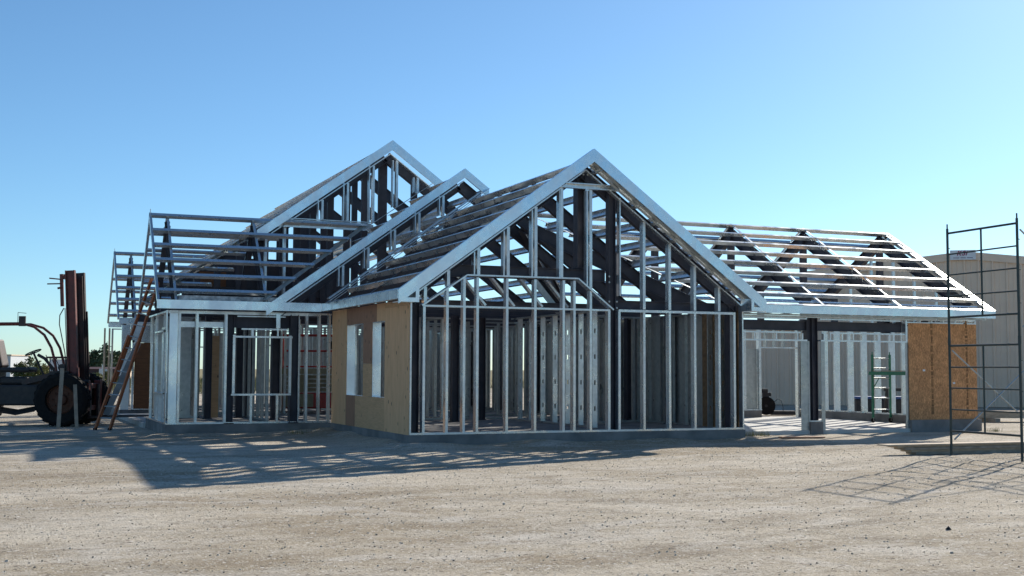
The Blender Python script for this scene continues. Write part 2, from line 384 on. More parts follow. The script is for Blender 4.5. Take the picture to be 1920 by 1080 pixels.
# ---- front gable wall (street side)
ya = 24.24
wallA = MB()
track_x(wallA, 7.96, 16.08, ya, ST)
wallA.box(7.955, 7.99, ya-.006, ya+.15, ST, 3.12); wallA.box(16.055, 16.09, ya-.006, ya+.15, ST, 3.1)
for x0, x1 in ((8.24, 12.60), (12.82, 15.87)):
    track_x(wallA, x0, x1, ya-.001, 2.94, up_=False); 
wallA.box(12.82, 15.87, ya-.014, ya-.002, 2.89, 2.945); wallA.box(8.24, 12.60, ya-.010, ya-.002, 2.905, 2.935)
wa = H('wall_frame', wallA, GALV)
# arched header frame
ah = MB()
for a, b in (((8.20,3.0-.08),(9.20,3.59)), ((9.20,3.59),(11.81,3.60)), ((11.81,3.60),(12.68,2.93))):
    ah.ext((a[0], ya+.06, a[1]), (b[0], ya+.06, b[1]), rprof(.20, .032))
H('arch_header', ah, GALV)
def archz(x): return 2.93+(x-8.2)*.66 if x < 9.2 else (3.59 if x < 11.81 else 3.6-(x-11.81)*.77)
def r1z(x): return 6.40-.723*abs(x-12.0)
xsA = [8.26, 8.77, 9.15, 9.45, 10.13, 10.79, 11.47, 11.73, 12.13, 12.585]
for x in xsA: stud_x(x, ya, ST, min(archz(x), 3.57)-.02 if 8.5 < x < 12.5 else 2.93, wa, d=.15)
for x in (12.84, 13.47, 14.13, 14.79, 15.44, 15.85): stud_x(x, ya, ST, 2.93, wa, d=.15)
# gable studs
ga = MB()
for s in (-1, 1):
    ga.ext((12+s*4.15, ya+.05, r1z(12+4.15)-.38), (12, ya+.05, r1z(12)-.38), cprof(.05, .15)[:] and rprof(.14, .03))
    ga.ext((12+s*4.0, ya-.16, r1z(16.0)-.285), (12, ya-.16, 6.40-.285), rprof(.012, .05))
ga.ext((11.05, ya-.02, 5.60), (12.97, ya-.02, 5.60), rprof(.12, .022)); ga.ext((11.05, ya-.02, 5.70), (12.97, ya-.02, 5.70), rprof(.12, .022))
ga.box(11.02, 13.0, ya+.03, ya+.045, 5.6, 5.7)
gaf = H('gable_frame', ga, GALV)
for x in (8.28, 8.79, 9.47, 10.15, 10.80, 11.42, 12.13):
    z1 = min(r1z(x)-.40, 5.58); stud_x(x, ya, archz(x)+.02 if x > 8.3 else 2.96, z1, gaf, w=.066)
for x in (13.47, 14.13, 14.79, 15.44): stud_x(x, ya, 2.96, r1z(x)-.40, gaf, w=.066)
stud_x(12.86, ya, 3.25, 5.45, gaf, w=.03)
for x in (10.06, 10.72, 11.38, 12.05, 9.38): # backing studs, paired
    stud_x(x, ya+.02, archz(x)+.02, min(r1z(x)-.42, 5.58), gaf, w=.03)

# ---- steel portal frames
def column(x, y, z0, z1, w=.2, d=.2, mt=PRIM, name='steel_column', par=None):
    mb = MB(); mb.ext((x, y, z0), (x, y, z1), hprof(w, d, .014, .012), upv=(1,0,0))
    mb.box(x-w*.62, x+w*.62, y-d*.62, y+d*.62, z0, z0+.02); return H(name, mb, mt, par)
def rafter(p0, p1, h=.3, w=.15, name='steel_rafter'):
    mb = MB(); mb.ext(p0, p1, hprof(w, h)); return H(name, mb, PRIM)
PD = .345          # depth from roof surface to rafter centre
def Lz(apx, apz, x, s=.723): return apz - s*abs(x-apx)
frames = [(24.55, 12.0, 6.40, 8.08), (27.35, 12.0, 6.40, 8.08), (29.55, 12.0, 6.40, 8.08), (30.62, 11.37, 6.86, 6.4), (32.75, 9.97, 7.86, 6.25),
          (35.6, 9.97, 7.86, 4.95), (38.4, 9.97, 7.86, 4.95), (41.6, 9.97, 7.86, 4.95), (45.7, 9.97, 7.86, 4.95)]
for y, ax, az, xl in frames:
    rafter((xl, y, Lz(ax, az, xl)-PD), (ax-.02, y, az-PD)); rafter((16.25, y, Lz(ax, az, 16.25)-PD), (ax+.02, y, az-PD))
    column(15.95, y+.02, ST, Lz(ax, az, 15.95)-PD-.1)
    column(max(xl+.15, 4.05) if y > 33 else (8.13 if y < 30 else 6.98), y+.02, ST, 2.95 if y > 30 else 3.0)
# front gable: tall centre column, ridge post and beams
column(12.715, 24.42, ST, 5.62, .17, .17)
column(12.02, 24.6, 3.85, 6.0, .22, .2)
for nm, x0, x1, zc in (('steel_beam', 8.80, 12.62, 3.70), ('steel_beam', 12.82, 15.95, 3.06)):
    mb = MB(); mb.ext((x0, 24.52, zc), (x1, 24.52, zc), hprof(.14, .26 if zc > 3.5 else .2)); H(nm, mb, PRIM)
mb = MB()
for x, z in ((12.62, 2.98), (12.62, 3.12), (12.62, 3.55), (12.62, 3.68), (12.81, 2.98), (12.81, 3.12), (11.98, 5.93), (12.08, 5.93)):
    mb.lathe((x, 24.32, z), (0,-1,0), [(0,.022),(.02,.022),(.021,.012)], 6)
HS('bolt', mb, GALVD)
# diagonal braces seen inside the front gable
for a, b in (((9.0, 26.8, 3.3), (11.2, 26.8, 5.6)), ((12.9, 27.5, 3.0), (12.2, 27.5, 3.8))):
    mb = MB(); mb.ext(a, b, cprof(.04, .15)); H('brace', mb, GALVD)

# ---- fascias and rakes
def fascia(name, p0, p1, h=.22, t=.045, mt=FASC, vtop=0., lipd=.06):
    mb = MB(); mb.ext(p0, p1, [(-t/2, vtop-h), (t/2, vtop-h), (t/2, vtop), (-t/2, vtop)]); return H(name, mb, mt)
YO = 23.8
zE = 3.22
def rake(ax, az, xl, xr, y, h=.235):
    s = .723; mb = MB(); t = .05
    c = math.cos(math.atan(s)); hv = h/c
    for xe in (xl, xr):
        if xe is None: continue
        ze = az - s*abs(xe-ax)
        sgn = -1 if xe < ax else 1
        vs = []
        for yy in (y, y+t):
            vs += [(xe, yy, ze), (ax, yy, az), (ax, yy, az-hv), (xe, yy, ze-hv)]
        mb.add(vs, [(0,1,2,3),(7,6,5,4),(0,4,5,1),(1,5,6,2),(2,6,7,3),(3,7,4,0)])
        # returned top flange
        vs = []
        for yy in (y+t, y+t+.07):
            vs += [(xe, yy, ze+.001), (ax, yy, az+.001), (ax, yy, az-.006), (xe, yy, ze-.006)]
        mb.add(vs, [(0,1,2,3),(7,6,5,4),(0,4,5,1),(1,5,6,2),(2,6,7,3),(3,7,4,0)])
    return H('rake_fascia', mb, FASC)
rake(12.0, 6.43, 7.56, 16.44, YO)
# eave fascia runs (left of front gable, along the low wall, right side)
def eave(p0, p1, h=.2, mt=FASC):
    mb = MB(); mb.ext(p0, p1, [(-.02,-h),(.02,-h),(.02,-.004),(.07,-.004),(.07,0),(-.02,0)]); mb2 = MB()
    mb.ext(p0, p1, [(.02,-h+.004),(.09,-h+.004),(.09,-h),(.02,-h)])
    return H('eave_fascia', mb, mt)
eave((7.57, YO+.05, zE), (7.57, 30.12, zE), .19, GALV)
eave((7.55, 30.15, zE+.01), (3.57, 30.15, zE+.01), .21)
eave((16.44, 25.5, zE), (16.44, YO+.05, zE), .19, GALV)
eave((16.44, 46.2, zE), (16.44, 34.3, zE), .2)
# boxed cornice returns
for x0, x1 in ((7.565, 7.99), (16.02, 16.43)):
    mb = MB(); inner = x1-.07 if x0 < 9 else x0
    mb.box(x0, x1, YO-.004, YO+.012, 2.97, 3.055); mb.box(inner, inner+.075, YO-.008, YO+.014, 2.965, 3.30)
    mb.box(x0, x1, YO+.012, ya-.01, 2.965, 2.977); mb.box(inner, inner+.075, YO+.014, ya-.01, 2.98, 3.27)
    H('cornice_return', mb, FASC)
mb = MB()   # soffit framing under rakes
for s in (-1, 1):
    mb.ext((12+s*4.2, 24.0, r1z(16.2)-.245), (12, 24.0, 6.43-.245), rprof(.34, .006))
    for k in range(9):
        x = 12+s*(.25+k*.5); mb.ext((x, YO+.06, r1z(x)-.215), (x, 24.5, r1z(x)-.215), cprof(.05, .05))
H('soffit_framing', mb, GALVD)

# ---- purlins
def purlin(p0, p1, upv, h=.15, w=.06, mt=GALV, name='purlin'):
    mb = MB(); mb.ext(p0, p1, zprof(w, h), upv=upv); return H(name, mb, mt)
s72 = .723; nL = Vector((-s72, 0, 1)).normalized(); nR = Vector((s72, 0, 1)).normalized()
def off(p, n_, d): return tuple(Vector(p) - n_*d)
nP = 9
for k in range(nP):     # front gable, left slope
    t = (k+.12)/nP; x = 7.62+t*(12.0-7.62); z = Lz(12, 6.40, x)
    yb = 30.1
    purlin(off((x, YO+.05, z), nL, .152), off((x, yb, z), nL, .152), nL)
npr = 0
z0 = 3.26
for k in range(15):     # the one right-hand slope that all three gables share
    x = 16.38 - k*.50
    if x < 10.0: break
    z = Lz(12, 6.40, x); y0 = YO+.05
    if x < 12.0: y0 = 30.2
    if x < 11.40: y0 = 32.2
    if z < 5.75 and k > 0 or k == 0:
        dz = (z-3.24)/.595     # the garage roof crosses here
        purlin(off((x, y0, z), nR, .152), off((x, 25.6+dz, z), nR, .152), nR)
        purlin(off((x, 34.2-dz, z), nR, .152), off((x, 46.15, z), nR, .152), nR)
    else: purlin(off((x, y0, z), nR, .152), off((x, 46.15, z), nR, .152), nR)
def r2z(x): return 6.88 - s72*(11.37-x)
for k in range(9):      # middle gable, left slope (short purlins)
    x = 6.55 + k*.56; z = r2z(x)
    if x > 11.4: break
    yb = min(30.15 + (z-3.25)/1.107, 32.15)
    purlin(off((x, 30.2, z), nL, .152), off((x, yb, z), nL, .152), nL)
for k in range(12):     # rear gable, left slope
    x = 3.75 + k*.54; z = Lz(9.97, 7.86, x)
    if x > 9.9: break
    if x < 4.9: continue
    yf = 32.15 if z > 5.5 else 34.25-(z-3.25)/1.107
    purlin(off((x, yf, z), nL, .152), off((x, 46.15, z), nL, .152), nL)
rake(11.37, 6.90, 6.17, 12.05, 30.12, .20)
rake(9.97, 7.88, 6.28, 11.45, 32.06, .22)
# valley flashings
def strip(name, a, b, w, mt, t=.012, upv=(0,0,1)):
    mb = MB(); mb.ext(a, b, rprof(w, t), upv=upv); return H(name, mb, mt)
strip('valley_flashing', (6.10, 30.15, 3.27), (9.32, 32.25, 5.55), .22, GALVD)
strip('valley_flashing', (9.25, 32.2, 5.42), (11.37, 32.25, 6.9), .10, GALVD)
strip('valley_flashing', (3.60, 34.25, 3.27), (6.7, 32.25, 5.50), .24, GALVD)
strip('valley_flashing', (7.7, 30.08, 3.27), (12.0, 30.02, 6.38), .16, GALV)
strip('valley_flashing', (7.6, 29.85, 3.16), (11.9, 29.78, 6.28), .05, GALV)
# middle gable studs and tracks, standing on the front roof
mb = MB()
for d in (0, .09): mb.ext((7.75, 30.22+d, 3.36), (12.0, 30.22+d, 6.42), rprof(.10, .03))
mb.ext((6.6, 30.28, r2z(6.6)-.30), (11.37, 30.28, 6.88-.30), rprof(.14, .025))
g2 = H('gable_frame', mb, GALV)
for x in (8.12, 8.78, 9.48, 10.14, 10.80):
    b_ = 3.42+(x-7.75)*.72
    stud_x(x, 30.22, b_, r2z(x)-.32, g2, w=.06); stud_x(x-.10, 30.25, b_, r2z(x)-.32, g2, w=.03)
# rear gable stud wall standing on the wing ridge
mb = MB()
for d in (0, .035): mb.box(6.95, 9.45, 32.28+d, 32.43+d*.5, 5.545+d*1.4, 5.565+d*1.4)
mb.box(6.5, 9.5, 32.26, 32.28, 5.36, 5.53)
mb.ext((6.7, 32.33, Lz(9.97,7.86,6.7)-.33), (9.97, 32.33, 7.86-.33), rprof(.14, .025)); mb.ext((11.4, 32.33, Lz(9.97,7.86,11.4)-.33), (9.97, 32.33, 7.86-.33), rprof(.14, .025))
g3 = H('gable_frame', mb, GALV)
for x in (8.08, 8.78, 9.5, 10.17, 10.78):
    b_ = 5.62 if x < 9.4 else Lz(11.37, 6.88, x)+.05
    stud_x(x, 32.28, b_, Lz(9.97,7.86,x)-.35, g3, w=.06); stud_x(x-.11, 32.3, b_, Lz(9.97,7.86,x)-.35, g3, w=.03)
for x in (6.6, 7.1): stud_x(x, 32.4, 3.2, Lz(9.97,7.86,x)-.40, g3, w=.06)
for x in (7.55, 8.0, 8.48, 8.95, 9.45, 9.97, 10.9): # dark steel truss webs
    mb = MB(); mb.ext((x, 33.0, 3.1), (x, 33.0, Lz(9.97,7.86,x)-.35), rprof(.17 if abs(x-9.97) > .1 else .24, .12), upv=(0,1,0)); H('truss_post', mb, PRIM)
for y in (35.9, 38.7, 41.9):
    for x in (8.3, 9.97, 11.7): mb = MB(); mb.ext((x, y, 3.0), (x, y, Lz(9.97,7.86,x)-.4), rprof(.16, .12), upv=(0,1,0)); H('truss_post', mb, PRIM)
for y in (34.6, 36.9, 40.2):  # posts and matching tie beams added as dark fill for the attic
    for x in (5.15, 5.7, 6.3, 6.9, 7.5, 8.1, 8.7):
        mb = MB(); mb.ext((x, y, 3.0), (x, y, Lz(9.97,7.86,x)-.3), rprof(.17, .10), upv=(0,1,0)); H('truss_post', mb, PRIM)
for y, x0, x1, z in ((34.6, 4.9, 9.4, 3.75), (36.9, 4.9, 9.6, 3.95), (40.2, 4.9, 9.8, 4.2), (33.0, 4.0, 16, 3.1), (35.8, 4, 16, 3.1), (38.6, 4, 16, 3.1), (30.72, 7.0, 16, 3.1), (29.2, 8.3, 16, 3.1), (26.98, 8.3, 16, 3.1)):
    mb = MB(); mb.ext((x0, y, z), (x1, y, z), hprof(.12, .22)); H('tie_beam', mb, PRIM)

# ---- low wing at the left (ridge runs left-right), and its twin further back
def wing(x0, x1f, yf, yb, zr, xcut, ridge_end, post_x):
    yr = (yf+yb)/2; sp = (zr-3.25)/(yr-yf)
    nf = Vector((0, -sp, 1)).normalized(); nb = Vector((0, sp, 1)).normalized()
    N_ = 5
    for k in range(N_+1):
        t = (k+.55)/(N_+.7) if k < N_ else .985
        z = 3.25+t*(zr-3.25); y = yf+t*(yr-yf)
        xe = xcut(z)
        purlin(off((xe, y, z), nf, .10), off((x0+.02, y, z), nf, .10), nf, h=.17, w=.085)
        y2 = yb-t*(yb-yr); purlin(off((x0+.02, y2, z), nb, .10), off((min(xe, x0+1.0+(z-3.25)*1.3), y2, z), nb, .10), nb, h=.17, w=.085)
    for n_, yy in ((nf, yf), (nb, yb)):
        mb = MB()      # rake edge angles at the open end
        mb.ext((x0, yy, 3.24), (x0, yr, zr+.03), [(-.03,-.10),(.03,-.10),(.03,0),(-.03,0)], upv=n_); H('rake_angle', mb, GALV)
        for px in post_x:
            mb = MB(); mb.ext((px, yy+(.06 if yy == yf else -.06), 3.24), (px, yr, zr), [(-.03,0),(.03,0),(.03,.012),(-.03,.012)], upv=n_); H('strap', mb, GALV)
            mb = MB(); a = Vector((px, yy+(.1 if yy == yf else -.1), 3.3))-n_*.22; b = Vector((px, yr, zr-.12))-n_*.20
            mb.ext(a, b, hprof(.12, .2), upv=n_); H('steel_rafter', mb, PRIM)
    mb = MB(); mb.tube([(x0, yr, zr-.1), (x0, yr, zr+.12)], .012); mb.box(x0-.02, x0+.02, yr-.03, yr+.03, zr-.25, zr); H('ridge_clip', mb, GALV)
wing(3.60, 9, 30.17, 34.25, 5.52, lambda z: 6.17+(z-3.25)/s72, 9.3, (4.02, 6.2))
wing(3.76, 9, 41.95, 45.95, 5.56, lambda z: 3.9+(z-3.25)/s72+1.2, 9.3, (4.30,))
eave((6.2, 41.95, 3.24), (3.78, 41.95, 3.24), .2); eave((3.78, 45.95, 3.24), (6.2, 45.95, 3.24), .2)
mb = MB(); mb.box(4.1, 6.6, 30.42, 30.60, 3.13, 3.36); mb.box(4.0, 7.4, 33.95, 34.1, 3.13, 3.36)
H('wall_top_strip', mb, galvanized('speckled_steel', (.30, .32, .34), (.62, .65, .67), .5))
mb = MB(); mb.add([(4.95,35.0,3.1),(9.6,35.0,3.1),(9.6,35.0,4.72),(6.05,35.0,4.72),(4.95,35.0,3.92),(4.95,35.03,3.1),(9.6,35.03,3.1),(9.6,35.03,4.72),(6.05,35.03,4.72),(4.95,35.03,3.92)],
    [(0,1,2,3,4),(9,8,7,6,5),(0,5,6,1),(1,6,7,2),(2,7,8,3),(3,8,9,4),(4,9,5,0)]); H('dark_fill_panel', mb, PRIM)  # dark sheet added to stand in for the attic's dark depth
mb = MB(); mb.box(5.25, 6.0, 34.9, 34.92, 3.75, 4.30); H('plywood_sheet', mb, BROWN)
for x in (9.55, 10.25, 10.95, 11.6):
    mb = MB(); mb.ext((x, 25.7, 3.72), (x+.62, 25.7, 3.02), cprof(.05, .15), upv=(0,1,0)); H('brace', mb, GALV)

# ---- low front wall (left)
yb_ = 30.6
mb = MB(); track_x(mb, 3.88, 7.94, yb_, ST); track_x(mb, 3.88, 7.94, yb_-.001, 3.0, up_=False)
mb.box(3.9, 7.6, yb_-.02, yb_-.006, 2.925, 2.965); mb.box(5.55, 6.75, yb_-.03, yb_-.02, 2.87, 2.90)
mb.box(4.2, 5.27, yb_+.2, yb_+.215, 2.60, 2.74)
wb = H('wall_frame', mb, GALV)
mb = MB(); mb.box(3.93, 4.12, yb_-.012, yb_-.002, ST, 3.0); mb.box(3.87, 3.88, yb_-.012, yb_+.2, ST, 3.0); H('corner_cover', mb, FASC)
for x in (4.17, 4.59, 5.29, 7.31, 7.63, 7.89): stud_x(x, yb_, ST, 2.98, wb)
stud_x(7.16, yb_+.3, ST, 2.98, wb)
column(5.39, yb_+.12, ST, 2.95, .2, .2); column(6.99, yb_+.12, ST, 2.95, .2, .2)
mb = MB(); mb.ext((5.3, yb_+.14, 2.76), (7.1, yb_+.14, 2.76), hprof(.12, .32)); H('steel_beam', mb, PRIM)
mb = MB(); yw = yb_-.10
mb.box(5.44, 5.50, yw, yw+.1, .98, 2.42); mb.box(6.84, 6.90, yw, yw+.1, .98, 2.42)
mb.box(5.44, 6.92, yw-.005, yw+.1, 2.355, 2.40); mb.box(5.42, 6.90, yw-.005, yw+.1, .93, .975)
mb.box(5.66, 6.80, yw+.05, yw+.1, 2.55, 2.59)
wf = H('window_frame', mb, GALV)
mb = MB(); mb.box(6.50, 6.60, yw-.01, yw+.05, 2.60, 2.95); mb.box(6.53, 6.565, yw-.01, yw+.05, 2.40, 2.60); H('hanger_strap', mb, FASC)
for x in (5.91, 6.56): stud_x(x, yb_-.1, ST, .93, wb, d=.1)
stud_x(5.93, yb_-.05, 2.40, 2.55, wb, d=.1)
# left end wall of the wing
mb = MB(); track_y(mb, 3.95, yb_+.2, 34.46, ST); track_y(mb, 3.95, yb_+.2, 34.46, 3.0, up_=False)
mb.box(3.89, 4.02, 31.6, 33.2, .95, .98); mb.box(3.89, 4.02, 31.6, 33.2, 2.5, 2.54); mb.box(3.86, 3.885, 30.85, 31.5, 2.55, 2.6)
we = H('wall_frame', mb, GALV)
for y in (31.6, 33.2, 34.3): stud_y(3.95, y, ST, 2.98, we, w=.05, d=.06, holes=False)
for y in (32.1, 32.65): stud_y(3.95, y, ST, .95, we, w=.05, holes=False)
mb = MB(); mb.box(4.04, 4.05, 31.75, 32.9, .98, 2.5); HS('wall_panel', mb, FASC)

# ---- plywood covered side wall
xw = 7.96
def sheet(y0, y1, z0, z1, mt, d=0.):
    mb = MB(); mb.box(xw-.014-d, xw-.001, y0, y1, z0, z1); H('plywood_sheet', mb, mt)
g = .004
sheet(29.18+g, 30.55, ST-.01, 3.06, PLYL)
sheet(24.27, 26.0-g, ST-.01, 2.93, PLYL, .001); sheet(24.27, 26.0-g, 2.93+g, 3.06, PLYM)
sheet(26.62+g, 29.18, 2.66, 3.06, PLYR); sheet(26.0, 26.62, 2.66, 3.06, PLYL)
sheet(27.0, 27.7, 1.72, 2.66-g, PLYR, .001); sheet(27.0, 27.7, .97, 1.72-g, PLYM)
sheet(28.35+g, 29.18, ST-.01, .97-g, PLYR, .001); sheet(26.0, 28.35, ST-.01, .97-g, PLYM)
mb = MB()
for y0, y1 in ((27.7, 29.18), (26.0, 27.0)):
    mb.box(xw+.0, xw+.20, y1-.02, y1-.004, .97, 2.66); mb.box(xw, xw+.2, y0+.004, y0+.02, .97, 2.66)
    mb.box(xw-.01, xw+.2, y0+.02, y1-.02, .955, .969); mb.box(xw, xw+.2, y0+.02, y1-.02, 2.645, 2.66)
HS('window_jamb', mb, FASC)
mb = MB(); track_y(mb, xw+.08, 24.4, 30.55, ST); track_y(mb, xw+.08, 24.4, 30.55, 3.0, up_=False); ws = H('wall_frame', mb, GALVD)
for y in (25.1, 25.7, 26.02, 27.1, 27.5, 29.2, 29.9): stud_y(xw+.08, y, ST, 2.98, ws, keep=False)
# right side wall of the front gable, sheathed with board
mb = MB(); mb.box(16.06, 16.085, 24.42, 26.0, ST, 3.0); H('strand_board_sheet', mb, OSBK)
for y in (24.95, 25.5): stud_y(15.98, y, ST, 2.98, ws, keep=False)
mb = MB(); mb.box(16.09, 16.12, 26.05, 33.7, .1, 3.0); mb.box(16.02, 16.05, 34.2, 36.9, ST, 3.0); mb.box(16.02, 16.05, 37.1, 39.6, ST, 3.0); mb.box(16.02, 16.05, 39.9, 45.9, ST, 3.0); HS('wall_panel', mb, GALVD)

# ---- partition walls inside
def wall_y(x, y0, y1, keep=False, step=.61, z1=3.0, d=.13):
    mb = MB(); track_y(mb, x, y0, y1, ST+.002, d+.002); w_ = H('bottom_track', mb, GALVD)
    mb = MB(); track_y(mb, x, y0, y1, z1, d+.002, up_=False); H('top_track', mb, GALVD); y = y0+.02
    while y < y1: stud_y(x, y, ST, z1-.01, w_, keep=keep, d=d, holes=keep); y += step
def wall_x(y, x0, x1, keep=False, step=.61, z1=3.0, d=.13, door=None):
    segs = [(x0, x1)] if not door else [(x0, door[0]), (door[1], x1)]
    for a, b in segs: mb = MB(); track_x(mb, a, b, y, ST+.002, d); w_ = H('bottom_track', mb, GALVD)
    mb = MB(); track_x(mb, x0, x1, y, z1, d, up_=False); H('top_track', mb, GALVD)
    if door: mb = MB(); track_x(mb, door[0], door[1], y, 2.35, d); H('door_header', mb, GALVD)
    x = x0+.03
    while x < x1:
        if not door or not (door[0] < x < door[1]): stud_x(x, y, ST, z1-.01, w_, keep=keep, d=d)
        else: stud_x(x, y, 2.36, z1-.01, w_, keep=False, d=d)
        x += step
wall_y(13.1, 25.95, 30.9, keep=True, step=.74)
wall_x(31.4, 10.6, 13.1, keep=True, door=(11.7, 12.5))
wall_x(33.3, 8.75, 11.3, keep=True, step=.56, door=(9.6, 10.5))
wall_y(11.3, 31.5, 35.5, step=.65, d=.08); wall_y(8.05, 34.6, 36.5, step=.9, d=.06)
wall_x(36.6, 4.3, 8.0, step=.6); wall_x(36.6, 11.3, 16.0, step=.6, door=(13, 14))
wall_y(10.2, 35.6, 45.5, step=.65, d=.08); wall_x(41.0, 5.2, 15.9, step=.6, door=(8.4, 9.6))
wall_y(14.3, 27.5, 33.6, step=.65, d=.08); wall_x(33.7, 13.2, 16.0, step=.6); wall_x(28.6, 14.3, 16.0, step=.42)
wall_x(45.9, 3.9, 16.0, step=.61, door=(6.6, 8.4)); wall_y(5.2, 34.5, 41.9, step=.61)
wall_x(34.35, 3.95, 5.2, step=.4); wall_x(38.0, 5.3, 10.1, step=.6); wall_x(43.6, 5.3, 15.9, step=.61); wall_x(35.2, 9.3, 12.9, step=.6, door=(10.2, 11.1)); wall_x(40.0, 10.3, 15.9, step=.6); wall_y(6.6, 31.9, 36.5, step=.62, d=.08); wall_x(38.7, 10.3, 15.9, step=.5)
wall_y(15.98, 26.6, 45.8, step=.61, d=.08); wall_x(30.1, 13.9, 16.0, step=.3)
mb = MB(); mb.box(7.4, 8.9, 46.02, 46.04, ST, 2.9); mb.box(9.6, 11.9, 46.02, 46.04, ST, 2.9); mb.box(12.5, 15.9, 46.02, 46.04, ST, 2.9); mb.box(5.6, 6.5, 46.02, 46.04, ST, 2.9); mb.box(4.06, 5.0, 34.32, 34.34, ST, 2.95); mb.box(11.75, 12.0, 31.36, 31.38, ST, 2.9)  # rear wall sheets added to block bright gaps seen through the framing
HS('wall_panel', mb, GALVD)
mb = MB(); mb.box(5.45, 5.8, 34.6, 34.62, ST, 2.5); H('plywood_sheet', mb, PLYM)
for x, y in ((5.38, 33.86), (6.30, 34.3), (6.62, 34.6), (12.2, 31.0), (15.3, 30.6), (11.1, 30.1), (14.2, 27.3), (9.0, 33.9)):
    column(x, y, ST, 3.0, .18, .18)

# ---- porch recess at the left rear
mb = MB(); mb.box(3.88, 4.14, 41.95, 42.1, .12, 3.0); H('post_cover', mb, FASC)
for x in (3.62, 3.78): mb = MB(); mb.box(x, x+.05, 45.6, 45.75, .12, 3.0); H('post', mb, LUMB)
mb = MB(); mb.box(4.30, 5.05, 41.98, 42.03, ST+.02, 2.42)
H('door', mb, BROWN)
mb = MB(); mb.box(4.22, 4.28, 41.92, 42.06, ST, 2.5); mb.box(4.22, 5.1, 41.92, 42.06, 2.43, 2.5); mb.box(4.22, 5.1, 41.9, 42.06, ST-.02, ST+.015); mb.box(4.16, 5.1, 41.99, 42.05, 2.5, 3.0)
H('door_frame', mb, FASC)

# ---- garage front
yg = 26.05
mb = MB(); track_x(mb, 16.2, 24.8, yg, 3.0, up_=False)
mb.box(16.2, 19.2, yg-.03, yg-.006, 2.91, 2.95); mb.box(19.6, 22.2, yg-.03, yg-.006, 2.91, 2.945)
for x0, x1 in ((16.2, 19.0), (19.9, 22.36)):
    mb.box(x0, x1, yg-.03, yg+.1, 2.555, 2.595)
for x0, x1 in ((16.2, 19.2), (19.62, 22.4)):
    mb.box(x0, x1, yg-.035, yg+.1, 2.355, 2.395)
for x in (17.0, 17.6, 18.25, 18.9, 19.05, 19.72, 19.92, 20.3, 20.65, 20.95, 21.45, 21.95): mb.box(x, x+.035, yg-.02, yg+.08, 2.395, 2.555)
mb.box(22.35, 22.40, yg-.05, yg+.1, 2.40, 2.95); mb.box(22.40, 24.8, yg-.02, yg+.1, 2.885, 2.91)
for x in (22.85, 23.25, 23.65, 24.05, 24.45, 24.75): mb.box(x, x+.04, yg-.02, yg+.1, 2.91, 2.98)
wg = H('wall_frame', mb, GALV)
mb = MB()
for x0, x1, xe in ((19.0, 19.23, 19.22), (22.35, 22.58, 22.565)):
    mb.box(x0, x1, yg-.02, yg-.012, .08, 2.36); mb.box(xe, xe+.045, yg-.03, yg+.14, .08, 2.36)
mb.box(19.62, 19.74, yg-.03, yg-.02, .08, 2.36)
HS('door_jamb', mb, GALVD)
column(19.33, yg+.12, .30, 2.98, .15, .18); column(19.52, yg+.16, .30, 2.98, .15, .18)
mb = MB(); mb.box(19.22, 19.66, yg-.02, yg+.1, .30, .33); H('sill_plate', mb, GALV)
for a, b in ((16.2, 19.25), (19.6, 22.36)):
    mb = MB(); mb.ext((a, yg+.12, 2.75), (b, yg+.12, 2.75), hprof(.12, .24)); H('steel_beam', mb, PRIM)
column(21.9, yg+.2, 2.6, 3.0, .16, .16)
mb = MB(); mb.box(22.44, 24.77, yg-.05, yg-.036, .31, 2.88); ob = H('strand_board_sheet', mb, OSB)
mb = MB(); rnd = random.Random(2)
for x in (23.22, 24.42):
    z = .45
    while z < 2.8: h_ = rnd.uniform(.05, .2); w_ = rnd.uniform(.05, .09); mb.box(x-w_/2+rnd.uniform(-.01,.01), x+w_/2, yg-.0535, yg-.0505, z, z+h_); z += h_+rnd.uniform(.01, .06)
HS('ink_stamp', mb, STAMP, ob)
mb = MB(); mb.box(22.9, 22.98, yg-.0545, yg-.0505, 1.60, 1.65); mb.box(23.92, 24.0, yg-.0545, yg-.0505, 1.26, 1.31); HS('label_sticker', mb, WHT, ob)
# garage right end wall and back wall studs
mb = MB(); track_y(mb, 24.75, 26.2, 33.95, .31); track_y(mb, 24.75, 26.2, 33.95, 3.0, up_=False); we2 = H('wall_frame', mb, GALV)
for y in (28.85, 29.4, 30.04, 30.68, 31.32, 32.0, 32.6): stud_y(24.75, y, .31, 2.98, we2, w=.05, d=.22, holes=False)
for y in (27.2, 28.0, 33.3): stud_y(24.75, y, .31, 2.98, we2, w=.05, d=.2, keep=False, holes=False)
mb = MB(); track_x(mb, 16.2, 23.1, 33.75, .31); track_x(mb, 16.2, 24.7, 33.749, 3.0, up_=False); mb.box(23.07, 24.6, 33.75, 33.88, 2.33, 2.37)
for x in (22.40, 22.98): mb.box(x, x+.09, 33.73, 33.88, .31, 2.98)
mb.box(24.5, 24.56, 33.73, 33.88, .085, 2.98)
wk = H('wall_frame', mb, GALV)
for x in (23.3, 23.65, 24.0): stud_x(x, 33.75, 2.37, 2.98, wk, keep=False)
for x in (17, 17.6, 18.2, 18.8, 19.4, 20, 20.6, 21.2, 21.8): stud_x(x, 33.75, .31, 2.98, wk, keep=False)
mb = MB(); mb.box(22.5, 22.97, 33.84, 33.85, .31, 2.3); HS('wall_panel', mb, GALVD)

